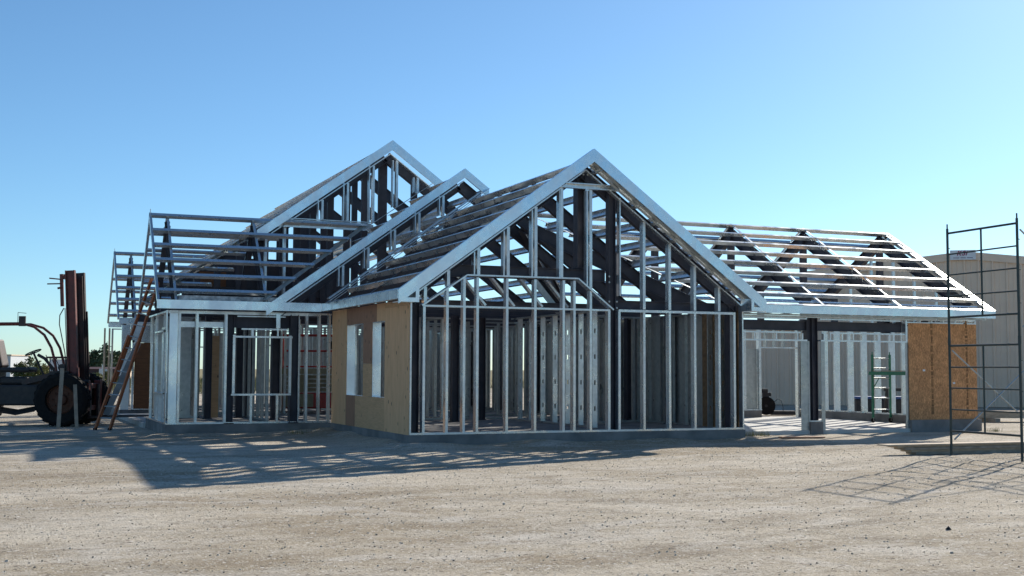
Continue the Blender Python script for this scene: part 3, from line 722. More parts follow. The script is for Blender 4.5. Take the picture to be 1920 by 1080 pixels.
# ---- garage roof
sg = .595; YF, YR, YK, ZR = 25.6, 29.9, 34.2, 3.24+.595*4.3
nf = Vector((0, -sg, 1)).normalized(); nb = Vector((0, sg, 1)).normalized()
XE = 25.05
for k in range(9):
    t = k/8*.985+.005
    if k == 8: t = .985
    z = 3.24+t*(ZR-3.24); y = YF+t*(YR-YF); x0 = 12+(6.40-z)/s72 + .05
    purlin(off((XE, y, z), nf, .10), off((x0, y, z), nf, .10), nf, h=.13, w=.065)
    if k == 1: purlin(off((XE-.3, y-.25, z-.15), nf, .10), off((x0+.3, y-.25, z-.15), nf, .10), nf, h=.05, w=.06)
    y2 = YK-t*(YK-YR); purlin(off((x0, y2, z), nb, .10), off((XE, y2, z), nb, .10), nb, h=.13, w=.065)
mb = MB()
mb.ext((XE+.02, YF, 3.235), (16.3, YF, 3.235), [(-.02,-.2),(.02,-.2),(.02,-.004),(.10,-.004),(.10,0),(-.02,0)]); H('eave_fascia', mb, FASC)
mb = MB(); mb.ext((16.5, YK, 3.235), (XE+.02, YK, 3.235), [(-.02,-.2),(.02,-.2),(.02,0),(-.02,0)]); H('eave_fascia', mb, FASC)
for xx in (XE, XE-.16):
    mb = MB()
    for ye, n_ in ((YF, nf), (YK, nb)):
        mb.ext((xx, ye, 3.245), (xx, YR, ZR+.005), [(-.04,-.012 if xx < XE else -.16),(.04,-.012 if xx < XE else -.16),(.04,.008),(-.04,.008)], upv=n_)
    H('rake_fascia' if xx == XE else 'strap', mb, GALV)
for x in (16.95, 19.45, 21.95, 24.75):
    zc = min(ZR, 6.40-.723*(x-12)) if x < 17 else ZR
    for ye, n_, yq in ((YF, nf, YF+.5), (YK, nb, YK-.5)):
        mb = MB(); mb.ext(Vector((x, yq, 3.24+.5*sg))-n_*.26, Vector((x, YR, ZR))-n_*.26, hprof(.16, .3), upv=n_); H('steel_rafter', mb, PRIM)
        if x < 24: mb = MB(); mb.ext(Vector((x, ye+.02*(1 if ye == YF else -1), 3.24))+n_*.006, Vector((x, YR, ZR))+n_*.006, rprof(.07, .012), upv=n_); H('strap', mb, GALV)
    mb = MB(); mb.ext((x, YR, 3.0), (x, YR, ZR-.35), rprof(.17, .14), upv=(0,1,0)); H('truss_post', mb, PRIM)
    mb = MB(); mb.ext((x, 32.1, 3.0), (x, 32.1, ZR-sg*2.2-.38), rprof(.17, .14), upv=(0,1,0)); H('truss_post', mb, PRIM)
    column(x, 33.62, .1, 3.1, .16, .16)
mb = MB(); mb.ext((24.9, 27.2, 3.0), (24.9, 33.6, 3.0), hprof(.1, .12)); H('tie_beam', mb, PRIM)
mb = MB()
for y in (27.6, 28.5, 29.4, 30.4, 31.4, 32.3): mb.box(24.82, 24.90, y, y+.05, 3.0, 3.24+sg*(4.3-abs(y-29.9))-.12)
H('gable_frame', mb, GALV)
strip('valley_flashing', (16.4, 25.65, 3.28), (12.9, 29.85, 5.80), .22, GALV)
strip('valley_flashing', (16.4, 34.15, 3.28), (12.9, 29.95, 5.80), .22, GALV)
for a, b in (((16.3, 25.9, 3.0), (12.9, 29.9, 5.45)), ((16.3, 33.9, 3.0), (12.9, 29.9, 5.45))): rafter(a, b, .34, .16)
mb = MB(); mb.box(16.5, 24.6, 25.75, 25.95, 3.16, 3.18); mb.box(17.0, 24.4, 26.1, 26.2, 3.22, 3.28); H('soffit_framing', mb, GALV)
mb = MB()
for k in range(14): mb.box(16.6+k*.6, 16.66+k*.6, YF+.03, yg, 3.03, 3.05)
mb.box(16.3, 24.9, YF+.15, YF+.17, 2.99, 3.03)
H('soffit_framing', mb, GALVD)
o_ = H('stud', stuff, GALVD); o_['kind'] = 'stuff'

# ============================================================ metal building at the right
ang = math.atan2(-.638, .771)
mbd = thing('metal_building', 'big tan ribbed metal building with a low gable behind the garage wing', 'building', (35.2, 48.1, 0), ang)
W = 14.5; He, Ha = 6.2, 7.0
def ribs(x0, x1, z1f, y=0., step=.6):
    """ribbed siding in the XZ plane"""
    mb = MB(); x = x0
    while x < x1-.01:
        xe = min(x+step, x1); pts = [(x, 0), (x+.03, -.07), (x+.10, -.07), (x+.13, 0), (x+.33, 0), (x+.34, -.015), (x+.36, -.015), (x+.37, 0), (xe, 0)]
        for (a, da), (b, db) in zip(pts[:-1], pts[1:]):
            a = min(a, x1); b = min(b, x1)
            if b - a < .001: continue
            mb.add([(a, y+da, 0), (b, y+db, 0), (b, y+db, z1f(b)), (a, y+da, z1f(a))], [(0,1,2,3)])
        x += step
    return mb
def zroof(x): return He+(Ha-He)*(1-abs(x-W/2)/(W/2))-.02
wl = make('wall', ribs(0, W, zroof), SIDING, mbd)
mb = MB(); mb.box(0, .02, .01, 24, 0, He-.03); mb.box(W-.02, W, .01, 24, 0, He-.03); mb.box(0, W, 24, 24.02, 0, He-.03); make('wall', mb, SIDING, mbd)
mb = MB()
for s in (0, 1):
    xa, xb = (0-.1, W/2) if s == 0 else (W/2, W+.1)
    za, zb = (He-.01, Ha) if s == 0 else (Ha, He-.01)
    mb.add([(xa,-.08,za),(xb,-.08,zb),(xb,24.1,zb),(xa,24.1,za),(xa,-.08,za+.06),(xb,-.08,zb+.06),(xb,24.1,zb+.06),(xa,24.1,za+.06)],
           [(0,3,2,1),(4,5,6,7),(0,1,5,4),(1,2,6,5),(2,3,7,6),(3,0,4,7)])
make('roof', mb, TRIM, mbd)
mb = MB()
for s in (0, 1):
    xa, xb = (-.1, W/2) if s == 0 else (W/2, W+.1); za, zb = (He-.01, Ha) if s == 0 else (Ha, He-.01)
    mb.add([(xa,-.11,za-.28),(xb,-.11,zb-.28),(xb,-.11,zb+.07),(xa,-.11,za+.07),(xa,-.05,za-.28),(xb,-.05,zb-.28),(xb,-.05,zb+.07),(xa,-.05,za+.07)],
           [(0,1,2,3),(4,7,6,5),(0,4,5,1),(2,6,7,3),(0,3,7,4),(1,5,6,2)])
make('rake_trim', mb, SIDING, mbd)
mb = MB(); mb.box(-.06, .1, -.06, .02, 0, He); mb.box(W-.1, W+.06, -.06, .02, 0, He); make('corner_trim', mb, TRIM, mbd)
sx = W/2-.05
mb = MB(); mb.box(sx-.55, sx+.55, -.20, -.13, Ha-.32, Ha+.12); sg_ = make('sign', mb, WHT, mbd)
cu = bpy.data.curves.new('sign_text', 'FONT'); cu.body = 'KSi'; cu.size = .30; cu.shear = .3; cu.extrude = .004; cu.offset = .008; cu.align_x = 'CENTER'; cu.space_character = 1.15
to = bpy.data.objects.new('tmp', cu); link(to); bpy.context.view_layer.update()
me = bpy.data.meshes.new_from_object(to); bpy.data.objects.remove(to)
me.materials.clear(); me.materials.append(SIGNR)
tx = bpy.data.objects.new('sign_lettering', me); link(tx); tx.parent = sg_; tx.location = (sx-.05, -.206, Ha-.12); tx.rotation_euler = (R(90), 0, 0)
mb = MB()
for a, b in ((-.42,-.16),(-.10,.12),(.17,.42)): mb.box(sx+a, sx+b, -.206, -.2005, Ha-.25, Ha-.215)
make('sign_lettering', mb, SIGNK, sg_); mb = MB()
mb.box(sx-.45, sx-.42, -.206, -.2005, Ha-.06, Ha-.03)
make('sign_lettering', mb, SIGNK, sg_)
# lean-to wing of that building
an = thing('metal_annex', 'low tan ribbed metal annex seen through the garage doorway', 'building', (35.2-.771*9.6, 48.1+.638*9.6, 0), ang)
make('wall', ribs(0, 9.5, lambda x: 3.5), SIDING, an)
mb = MB(); mb.box(-.1, 9.55, -.1, 8, 3.5, 3.62); make('roof', mb, TRIM, an)
mb = MB(); mb.box(0, .02, .01, 7.9, 0, 3.48); mb.box(0, 9.5, 7.9, 7.93, 0, 3.48); make('wall', mb, SIDING, an)

# ============================================================ outdoor scaffold
sc = thing('scaffold_tower', 'tall dark tubular scaffold of ladder frames with silver cross braces standing in the lot', 'scaffold', (17.01, 18.56, 0))
def SC(n, mb, mt, par=None, **k): return make(n, mb, mt, par or sc, origin=(17.01, 18.56, 0), **k)
rz = [.46, .87, 1.28, 1.68, 2.09, 2.64, 3.05, 3.46, 3.86, 4.27]
def sframe(xa, ya_, xb, yb2, z0, z1, rungs, longr):
    mb = MB()
    mb.tube([(xa, ya_, z0), (xa, ya_, z1)], .024, 10); mb.tube([(xb, yb2, z0), (xb, yb2, z1)], .024, 10)
    for z in rungs: mb.tube([(xa, ya_, z), (xb, yb2, z)], .021 if z in longr else .015, 8)
    xm, ym = (xa*.5+xb*.5), (ya_*.5+yb2*.5)
    mb.tube([(xm, ym, rungs[0]), (xm, ym, rungs[-1])], .018, 8)
    for z in (z0+.65, z0+1.25, z0+1.8):
        for x, y in ((xa, ya_), (xb, yb2)): mb.tube([(x+.02, y, z), (x+.06, y, z)], .007, 6)
    return SC('frame', mb, DGRN, smooth=True)
for X0, X1 in ((17.01, 16.92), (19.25, 19.16)):
    sframe(X0, 18.56, X1, 16.71, 0, 2.16, rz[:5], (rz[0], rz[4])); sframe(X0, 18.56, X1, 16.71, 2.18, 4.36, rz[5:], (rz[5], rz[9]))
    mb = MB()
    for x, y in ((X0, 18.56), (X1, 16.71)): mb.tube([(x, y, 2.10), (x, y, 2.24)], .028, 10); mb.tube([(x, y, 4.34), (x, y, 4.45)], .014, 8)
    SC('coupling_pin', mb, DGRN)
for y, a in ((18.53, 17.03), (16.68, 16.94)):
    if y > 18: zz = ((2.0, .35), (.30, 1.95))
    else: zz = ((4.15, 2.5), (2.4, 4.1))
    for k, (za, zb) in enumerate(zz):
        mb = MB(); mb.tube([(a, y-.02*k-.02, za), (a+2.24, y-.02*k-.02, zb)], .016, 8); SC('cross_brace', mb, GALVD, smooth=True)

# ============================================================ rolling baker scaffold in the garage
bk = thing('rolling_scaffold', 'narrow green rolling scaffold on black casters inside the garage', 'scaffold', (24.25, 29.3, .085))
def bakerframe(y):
    mb = MB()
    for x in (-.32, .32): mb.box(x-.03, x+.03, y-.022, y+.022, .13, 2.0); mb.tube([(x, y, 2.0), (x, y, 2.08)], .014, 8)
    f_ = make('frame', mb, GRN, bk)
    for z in (.38, .72, 1.02, 1.31, 1.60, 1.89): mb = MB(); mb.tube([(-.30, y, z), (.30, y, z)], .02, 8); make('rung', mb, GALVD, f_)
    mb = MB(); mb.tube([(-.30, y, 1.0), (-.08, y, 1.31)], .014); make('gusset', mb, GRN, f_)
    for xx in (-.32, .32):
        mb = MB(); mb.lathe((xx, y, .068), (0,1,0), [(-.02,.045),(-.018,.066),(.018,.066),(.02,.045)], 20); w_ = make('caster', mb, RUB, bk)
        mb = MB(); mb.box(xx-.02, xx+.02, y-.03, y+.03, .135, .15); mb.box(xx-.012, xx+.012, y-.032, y-.024, .05, .135); mb.box(xx-.012, xx+.012, y+.024, y+.032, .05, .135); make('caster_fork', mb, GALVD, w_)
bakerframe(0); bakerframe(-1.7)
for x in (-.37, .37):
    mb = MB(); mb.box(x-.02, x+.02, -1.78, .08, 1.40, 1.50); make('side_rail', mb, GRN, bk)
mb = MB(); mb.box(-.34, .34, -1.7, 0, 1.505, 1.53); make('platform', mb, LUMB, bk)

# ============================================================ compressor and drum outside the garage back door
cp = thing('air_compressor', 'round grey wheeled compressor with a black engine on top behind the garage doorway', 'compressor', (25.66, 37.3, 0), R(-25)); cp.scale = (.62, .62, .62)
mb = MB(); mb.lathe((0, -.32, .55), (0,1,0), [(-.05,.2),(-.03,.44),(0,.5),(.62,.5),(.65,.44),(.67,.2)], 36); make('tank', mb, GALVD, cp, smooth=True)
mb = MB(); mb.lathe((0, -.40, .55), (0,1,0), [(0,.08),(.03,.08)], 16); make('hub', mb, BLK, cp)
mb = MB(); mb.lathe((0, -.36, .55), (0,1,0), [(-.03,.50),(-.02,.53),(.04,.53),(.05,.50)], 36); make('rim_band', mb, RUB, cp)
mb = MB(); mb.box(-.16, .2, -.2, .2, 1.04, 1.30); mb.box(-.22, .14, -.18, .18, 1.30, 1.52); mb.lathe((.24, 0, 1.2), (1,0,0), [(0,.12),(.1,.12)], 14); make('engine', mb, BLK, cp, bev=.02)
mb = MB(); mb.tube([(.5,-.1,.75),(.7,-.15,.95),(.9,-.15,.85),(1.0,-.15,.5),(1.02,-.15,.05)], .018, 8); make('hose', mb, BLK, cp, smooth=True)
mb = MB(); mb.box(.3, 1.7, -.3, .4, .02, .26); make('skid', mb, BLK, cp, bev=.02)
dr = thing('steel_drum', 'orange upright drum seen between the studs left of the garage back door', 'drum', (24.5, 36.6, 0))
mb = MB(); mb.lathe((0,0,0), (0,0,1), [(0,.27),(.02,.29),(.28,.29),(.3,.305),(.32,.29),(.6,.29),(.62,.305),(.64,.29),(.88,.29),(.9,.30)], 28); make('body', mb, ORND, dr, smooth=True)
mb = MB(); mb.tube([(.05,0,.9),(.05,0,1.15),(-.15,.02,1.3)], .03, 8); mb.lathe((.05,0,.9), (0,0,1), [(0,.12),(.1,.1),(.15,.04)], 14); make('pump', mb, BLK, dr)
dr.location = (24.5, 36.6, 0)
bx = thing('tool_chest', 'dark low job box behind the garage end wall', 'tool box', (28.5, 34.6, 0), R(-20))
mb = MB(); mb.box(-.9, .9, -.35, .35, .08, .62); make('body', mb, BLK, bx, bev=.02); mb = MB(); mb.box(-.92, .92, -.37, .37, .63, .72); make('lid', mb, BLUET, bx, bev=.02)
mb = MB(); mb.box(-.85, -.7, -.3, .3, 0, .08); mb.box(.7, .85, -.3, .3, 0, .08); make('runner', mb, LUMD, bx)
sh = thing('sawhorse', 'dark folding sawhorse behind the green rolling scaffold', 'sawhorse', (27.1, 31.9, 0), R(-15))
mb = MB(); mb.box(-.5, .5, -.05, .05, .95, 1.05); make('beam', mb, BLK, sh)
for sx_ in (-.4, .4):
    for sy in (-1, 1): mb = MB(); mb.ext((sx_, sy*.28, 0), (sx_, sy*.03, .95), rprof(.07, .04)); make('leg', mb, BLK, sh)

# ============================================================ lumber
def plank(name, x0, y0, x1, y1, z, w, t, mt, label, cat='plank', group=None):
    mb = MB(); mb.ext((x0, y0, z+t/2), (x1, y1, z+t/2), rprof(w, t))
    o = make(name, mb, mt, None, origin=(x0, y0, z)); return tag(o, label, cat, group)
rows = [(16.40, 0.0, .045, LUMD, 'bottom plank of the lumber stack under the scaffold'),
        (16.30, .047, .045, LUMB, 'second plank up in the lumber stack under the scaffold'),
        (16.12, .094, .040, LUMD, 'third plank up in the lumber stack under the scaffold'),
        (15.98, .136, .035, LUMB, 'fourth plank up in the lumber stack, just below the top one'),
        (15.72, .173, .028, LUMB, 'topmost thin plank of the lumber stack, jutting out furthest left')]
for i, (xa, z, t, mt, lb) in enumerate(rows):
    plank('plank', xa, 18.98+.03*(i % 2), xa+4.8, 18.85+.03*(i % 2), z, .30+.02*(i % 3), t, mt, lb, group='planks of the lumber stack')
for i, (dy, lb) in enumerate(((0, 'nearer pale beam lying on the ground before the metal building'), (.5, 'farther pale beam lying on the ground before the metal building'))):
    plank('beam', 29.0, 30.6+dy, 33.5, 28.2+dy, .12, .25, .22, LUMB, lb, 'beam', 'pale beams before the metal building')
    bb = MB()
mb = MB(); mb.box(29.3, 29.5, 30.0, 31.1, 0, .115); tag(make('timber_block', mb, LUMD, None, origin=(29.4, 30.5, 0)), 'short block carrying the ends of two pale beams by the metal building', 'timber block')
plank('board_scrap', 17.35, 24.6, 18.4, 24.35, .0, .22, .03, PLYR, 'reddish board scrap flat on the dirt before the garage', 'board')
# stakes propped by the forklift wheel
mb = MB(); mb.ext((1.66, 34.72, 0), (1.72, 34.75, 1.58), rprof(.10, .05), upv=(0,1,0)); tag(make('board', mb, LUMD, None, origin=(1.66, 34.72, 0)), 'taller grey board standing upright against the forklift wheel', 'board', 'boards propped by the forklift wheel')
mb = MB(); mb.ext((2.12, 34.70, 0), (2.05, 34.75, 1.15), rprof(.09, .05), upv=(0,1,0)); tag(make('board', mb, LUMD, None, origin=(2.12, 34.7, 0)), 'shorter brown board standing upright against the forklift wheel', 'board', 'boards propped by the forklift wheel')
# white board slanting behind the ladder
mb = MB(); mb.ext((2.95, 35.9, .3), (3.75, 35.7, 2.3), rprof(.04, .16), upv=(1,0,0)); tag(make('board', mb, LUMP, None, origin=(2.75, 35.6, 0)), 'long pale board leaning on the house behind the orange ladder', 'board')

# ============================================================ extension ladder
ld = thing('extension_ladder', 'orange brown extension ladder leaning on the left eave of the house frame', 'ladder', (2.6, 33.5, 0))
A0, A1 = Vector((2.50, 33.55, 0)), Vector((3.74, 33.25, 3.95)); B0, B1 = Vector((2.84, 33.30, 0)), Vector((3.95, 33.10, 3.85))
def LD(n, mb, mt): return make(n, mb, mt, ld, origin=(2.6, 33.5, 0))
sid = (B0-A0).normalized(); up_l = sid.cross(A1-A0).normalized()
for a, b in ((A0, A1), (B0, B1)):
    mb = MB(); mb.ext(a, a.lerp(b, .62), rprof(.11, .04), upv=sid); LD('rail', mb, ORNG)
    mb = MB(); o2 = sid*(.03 if a is A0 else -.03)+up_l*(-.05); mb.ext(a.lerp(b, .30)+o2, b+o2, rprof(.10, .038), upv=sid); LD('rail', mb, ORNG)
    mb = MB(); mb.box(a.x-.05, a.x+.05, a.y-.05, a.y+.05, 0, .05); LD('foot', mb, RUB)
mb = MB()
for k in range(1, 13):
    t = k/13; mb.tube([A0.lerp(A1, t), B0.lerp(B1, t)], .016, 8)
LD('rung', mb, GALVD)
mb = MB(); mb.tube([A0.lerp(B0, .5).lerp(A1, .35), A0.lerp(B0,.5).lerp(B1, .6)], .01); LD('rope', mb, WHT)

# ============================================================ rough terrain forklift
fk = thing('forklift', 'dark red rough terrain forklift with a tall mast, left of the house', 'forklift', (2.12, 36.6, 0), R(-20))
def FK(n, mb, mt, par=None, **k): return make(n, mb, mt, par or fk, **k)
def wheel(x, y, r, w, sgn):
    mb = MB(); mb.lathe((x, y, r), (0,sgn,0), [(-w/2,r*.55),(-w/2,r*.86),(-w*.36,r*.97),(0,r),(w*.36,r*.97),(w/2,r*.86),(w/2,r*.55),(0,r*.53),(-w/2,r*.55)], 40, cap=False)
    for k in range(22):       # tread lugs
        a = k/22*6.2832
        for q in (-1, 1):
            c = Vector((x+math.cos(a)*(r*.985), y+q*w*.26, r+math.sin(a)*(r*.985))); e = Vector((x+math.cos(a+.14)*(r*.985), y+q*w*.02, r+math.sin(a+.14)*(r*.985)))
            mb.ext(c, e, rprof(.06, .05), upv=(math.cos(a),0,math.sin(a)))
    t = FK('tyre', mb, RUB, smooth=True)
    mb = MB(); mb.lathe((x, y+sgn*w*.28, r), (0,sgn,0), [(-.15,r*.54),(0,r*.54),(.02,r*.50),(-.03,r*.46),(-.04,r*.22),(.06,r*.20),(.09,r*.10)], 30)
    for k in range(8): a = k*.785; mb.lathe((x+math.cos(a)*r*.33, y+sgn*w*.20, r+math.sin(a)*r*.33), (0,sgn,0), [(0,.022),(.05,.022)], 6)
    FK('rim', mb, RUST, t, smooth=True)
wheel(0, -.95, .73, .46, -1); wheel(0, .95, .73, .46, 1); wheel(-2.75, -.85, .52, .34, -1); wheel(-2.75, .85, .52, .34, 1)
mb = MB(); mb.box(-.16, .16, -.85, .85, .58, .88); mb.box(-2.85, -2.6, -.75, .75, .42, .6); FK('axle', mb, BLK, bev=.03)
mb = MB(); mb.box(-3.3, .25, -.42, -.30, .72, .98); mb.box(-3.3, .25, .30, .42, .72, .98); mb.box(-.5, .3, -.42, .42, .95, 1.12); FK('chassis', mb, DKR, bev=.01)
mb = MB(); mb.box(-1.95, -.78, -.62, -.2, .55, 1.12); mb.box(-1.9, -.8, .2, .6, .55, 1.1); FK('fuel_tank', mb, BLK, bev=.05)
mb = MB(); mb.box(-3.5, -2.0, -.45, .45, .98, 1.62); FK('engine_hood', mb, DKR, bev=.06)
mb = MB(); mb.box(-3.75, -3.5, -.6, .6, .5, 1.4); FK('counterweight', mb, DKR, bev=.08)
mb = MB(); mb.box(-1.95, -1.15, -.33, .33, 1.12, 1.34); mb.box(-1.95, -1.1, -.36, .36, 1.46, 1.60); st = FK('seat', mb, BLK, bev=.06)
mb = MB(); mb.ext((-1.92, 0, 1.6), (-2.1, 0, 2.38), rprof(.12, .55), upv=(0,1,0)); FK('seat_back', mb, DKR, st, bev=.05)
mb = MB(); mb.ext((-1.3, -.35, 1.18), (-.1, -.35, 1.48), rprof(.1, .16)); mb.ext((-1.3, .35, 1.18), (-.1, .35, 1.48), rprof(.1, .16)); mb.box(-1.25, -.75, -.25, -.1, 1.1, 1.3); FK('mast_brace', mb, DKR)
# overhead guard
for y in (-.38, .38):
    mb = MB(); mb.tube([(-3.2,y,1.5),(-3.15,y,2.4),(-3.0,y,2.70),(-2.7,y,2.80),(-1.35,y,2.82),(-1.0,y,2.72),(-.72,y,2.5),(-.52,y,2.15),(-.42,y,1.8),(-.33,y,1.3)], .036, 10); FK('roll_bar', mb, RED, smooth=True)
mb = MB()
for x in (-3.0, -2.2, -1.4): mb.tube([(x,-.38,2.8),(x,.38,2.8)], .03, 8)
FK('roll_bar', mb, RED)
mb = MB(); mb.box(-1.42, -1.24, -.42, -.36, 2.74, 3.02); mb.tube([(-1.45,-.4,2.78),(-1.45,-.4,3.12)], .008); mb.tube([(-1.45,-.4,3.12),(-1.22,-.4,3.10)], .008); FK('work_light', mb, DKR, bev=.01)
# controls
mb = MB(); c = Vector((-1.12, -.05, 2.02)); axn = Vector((-.40, 0, .92)).normalized(); u = axn.cross(Vector((0,1,0))).normalized(); w_ = axn.cross(u)
ring = [c+u*.22*math.cos(a*.3927)+w_*.22*math.sin(a*.3927) for a in range(17)]
mb.tube(ring, .016, 8); mb.tube([ring[0], ring[8]], .01); mb.tube([ring[4], ring[12]], .01)
sw = FK('steering_wheel', mb, BLK, smooth=True)
mb = MB(); mb.tube([c, (-.72,-.05,1.2)], .03); FK('steering_column', mb, BLK, sw)
mb = MB()
for k, (x, z) in enumerate(((-.62,1.95),(-.5,1.9),(-.4,1.85))): mb.tube([(x-.1, -.2+.08*k, z), (x+.15, -.2+.08*k, 1.3)], .012)
mb.tube([(-.95,-.15,1.95),(-.75,-.2,1.85),(-.5,-.2,1.55),(-.3,-.2,1.3)], .045); FK('control_lever', mb, BLK)
# mast
tl = -.055
def mp(x, y, z): return (x + tl*(z-.5), y, z)
for y, mt in ((-.45, RED), (.45, DKR)):
    mb = MB(); mb.ext(mp(.17, y, .35), mp(.17, y, 4.3), hprof(.14, .26, .03, .03), upv=(1,0,0)); r_ = FK('mast_rail', mb, mt)
    mb = MB(); mb.ext(mp(.18, y*.78, .35), mp(.18, y*.78, 4.2), hprof(.10, .18, .025, .025), upv=(1,0,0)); FK('mast_rail', mb, mt)
    mb = MB(); mb.ext(mp(.27, y*1.1, 1.2), mp(.27, y*1.1, 3.2 if y > 0 else 1.6), rprof(.05, .14), upv=(1,0,0)); FK('mast_guard', mb, mt)
mb = MB()
for z in (.5, 1.6): mb.ext(mp(.05, -.45, z), mp(.05, .45, z), rprof(.06, .18))
mb.ext(mp(.02, -.5, 4.12), mp(.02, .36, 4.12), rprof(.06, .14)); FK('cross_member', mb, RED)
mb = MB(); mb.ext(mp(-.09, -.40, 3.3), mp(-.09, -.40, 4.2), rprof(.05, .09), upv=(1,0,0)); mb.tube([mp(-.1,-.42,4.05), mp(-.42,-.42,4.08)], .018); mb.tube([mp(-.1,-.42,3.93), mp(-.48,-.42,3.92)], .018); mb.tube([mp(-.1,-.42,3.82), mp(-.2,-.42,3.80)], .03); FK('mast_bracket', mb, RED)
mb = MB(); mb.tube([mp(.02,0,.5), mp(.02,0,2.6)], .06, 12); mb.tube([mp(.02,0,2.6), mp(.02,0,4.0)], .035, 12); FK('lift_cylinder', mb, BLK, smooth=True)
mb = MB(); mb.tube([mp(-.05,-.4,3.25), mp(-.16,-.42,3.05), mp(-.18,-.42,2.8), mp(-.05,-.42,2.0), mp(-.02,-.4,1.2)], .014); mb.tube([mp(-.02,-.4,3.25), mp(0,-.4,1.2)], .012); mb.tube([mp(.04,-.42,3.3), mp(.05,-.42,1.2)], .012)
FK('hose', mb, BLK, smooth=True)
mb = MB(); mb.lathe((-.2,-.42,1.6), (0,-1,0), [(0,.1),(.05,.1)], 14); mb.box(-.45, .05, -.62, -.46, 1.35, 1.5); FK('valve_block', mb, BLK)
# hanging hoses
mb = MB()
for k in range(5):
    z = .62-.03*k; mb.tube([(-2.3,-.3-.05*k,.7), (-1.9,-.3-.05*k,z-.12), (-1.4,-.3-.05*k,z-.2), (-.9,-.3-.05*k,z-.1), (-.45,-.3-.05*k,.85)], .018)
FK('hose', mb, BLK, smooth=True)
# carriage and forks
mb = MB(); mb.box(.42, .55, -.72, .72, .42, .55); mb.box(.42, .55, -.72, .72, 1.02, 1.16); mb.box(.40, .62, -.70, -.52, .40, 1.25); mb.box(.42, .6, .5, .7, .4, 1.25); cg = FK('carriage', mb, RED, bev=.01)
mb = MB(); mb.tube([(.35,-.72,1.22),(.62,-.72,1.22)], .05, 10); mb.tube([(.2,-.5,1.2),(.1,-.62,1.16),(.45,-.7,1.25)], .02); FK('pin', mb, BLK, cg)
for y in (-.45, .35):
    mb = MB(); mb.box(.56, .62, y-.07, y+.07, .22, 1.15); mb.add([(.56,y-.07,.20),(2.35,y-.07,.26),(2.35,y+.07,.26),(.56,y+.07,.20),(.56,y-.07,.27),(2.35,y-.07,.275),(2.35,y+.07,.275),(.56,y+.07,.27)], [(0,3,2,1),(4,5,6,7),(0,1,5,4),(1,2,6,5),(2,3,7,6),(3,0,4,7)]); FK('fork', mb, DKR)
mb = MB(); mb.box(.35, .42, -.6, -.5, .25, .5); FK('fork_stop', mb, RED)

# load carried / lying on the forks
# ============================================================ scissor lift inside the house
sl = thing('scissor_lift', 'tan and red scissor lift with red guard rails parked inside the house frame', 'scissor lift', (9.3, 37.2, ST), R(-12))
mb = MB(); mb.box(-1.1, 1.1, -.5, .5, .16, .62); make('base', mb, REDB, sl, bev=.03)
mb = MB(); mb.box(-1.12, -.2, -.53, -.5, .2, .6); make('battery_cover', mb, TAN, sl)
for x in (-.8, .8):
    for y in (-.42, .42):
        mb = MB(); mb.lathe((x, y, .18), (0,1,0), [(-.08,.12),(-.07,.18),(.07,.18),(.08,.12)], 24); w_ = make('wheel', mb, RUB, sl, smooth=True)
        mb = MB(); mb.lathe((x, y-.085, .18), (0,1,0), [(0,.10),(.01,.10)], 18); make('hub', mb, GALVD, w_)
mb = MB()
for k in range(4):
    z = .66+k*.13
    for y in (-.38, .38): mb.ext((-1.0, y, z), (1.0, y, z+.11), rprof(.05, .07)); mb.ext((1.0, y, z), (-1.0, y, z+.11), rprof(.05, .07))
make('scissor_arm', mb, TAN, sl)
mb = MB(); mb.box(-1.15, 1.15, -.52, .52, 1.20, 1.36); make('platform', mb, TAN, sl)
mb = MB()
for y in (-.5, .5):
    for z in (1.42, 1.9, 2.38): mb.tube([(-1.12,y,z),(1.12,y,z)], .024)
    for x in (-1.12, -.4, .4, 1.12): mb.tube([(x,y,1.36),(x,y,2.38)], .022)
for x in (-1.12, 1.12):
    for z in (1.42, 1.9, 2.38): mb.tube([(x,-.5,z),(x,.5,z)], .024)
make('guard_rail', mb, REDB, sl, smooth=True)
mb = MB(); mb.box(.2, .45, -.48, -.38, 1.95, 2.2); make('control_box', mb, BLK, sl)

# ============================================================ distant edge of the lot
def leafy(name, x, y, h, w, base, leaf, label, cat, seed, trunk_h=.25, sz=.09, n=2600, spires=7, group=None):
    rnd = random.Random(seed); t = thing(name, label, cat, (x, y, 0), 0, group)
    mb = MB(); ends = []
    mb.tube([(0,0,-.6),(0.02*h,0,h*.2),(0,0.02*h,h*.45)], [h*.03, h*.022, h*.015], 8)
    for k in range(spires):
        a = k*2.4+rnd.random(); r_ = w*.5*rnd.uniform(.25, .95); hh = h*rnd.uniform(.55, 1.0)*(1-.35*r_/(w*.5))
        e = (math.cos(a)*r_, math.sin(a)*r_, hh); mid = (e[0]*.4, e[1]*.4, hh*.45)
        mb.tube([(0,0,h*.15), mid, e], [h*.016, h*.010, h*.003], 6); ends.append((mid, e))
    make('trunk', mb, BARK, t)
    mbs = MB()
    for i in range(n):
        mid, e = rnd.choice(ends); q = rnd.random()**.7; p = Vector(mid).lerp(Vector(e), q)
        rad = w*.17*(1.15-q*.75); 
        p += Vector((rnd.gauss(0,1), rnd.gauss(0,1), rnd.gauss(0,.75)))*rad*.6
        if p.z < base*h: p.z = base*h + rnd.random()*.1*h
        a = Vector((rnd.gauss(0,1), rnd.gauss(0,1), rnd.gauss(0,1))).normalized(); b = a.orthogonal().normalized(); c_ = a.cross(b); s_ = sz*rnd.uniform(.6, 1.3)
        mbs.add([p-b*s_-c_*s_*.5, p+b*s_-c_*s_*.4, p+b*s_*.7+c_*s_*.6, p-b*s_*.6+c_*s_*.5], [(0,1,2,3)])
    make('crown', mbs, leaf, t); return t
def far(px_ratio, y): return px_ratio*y, y
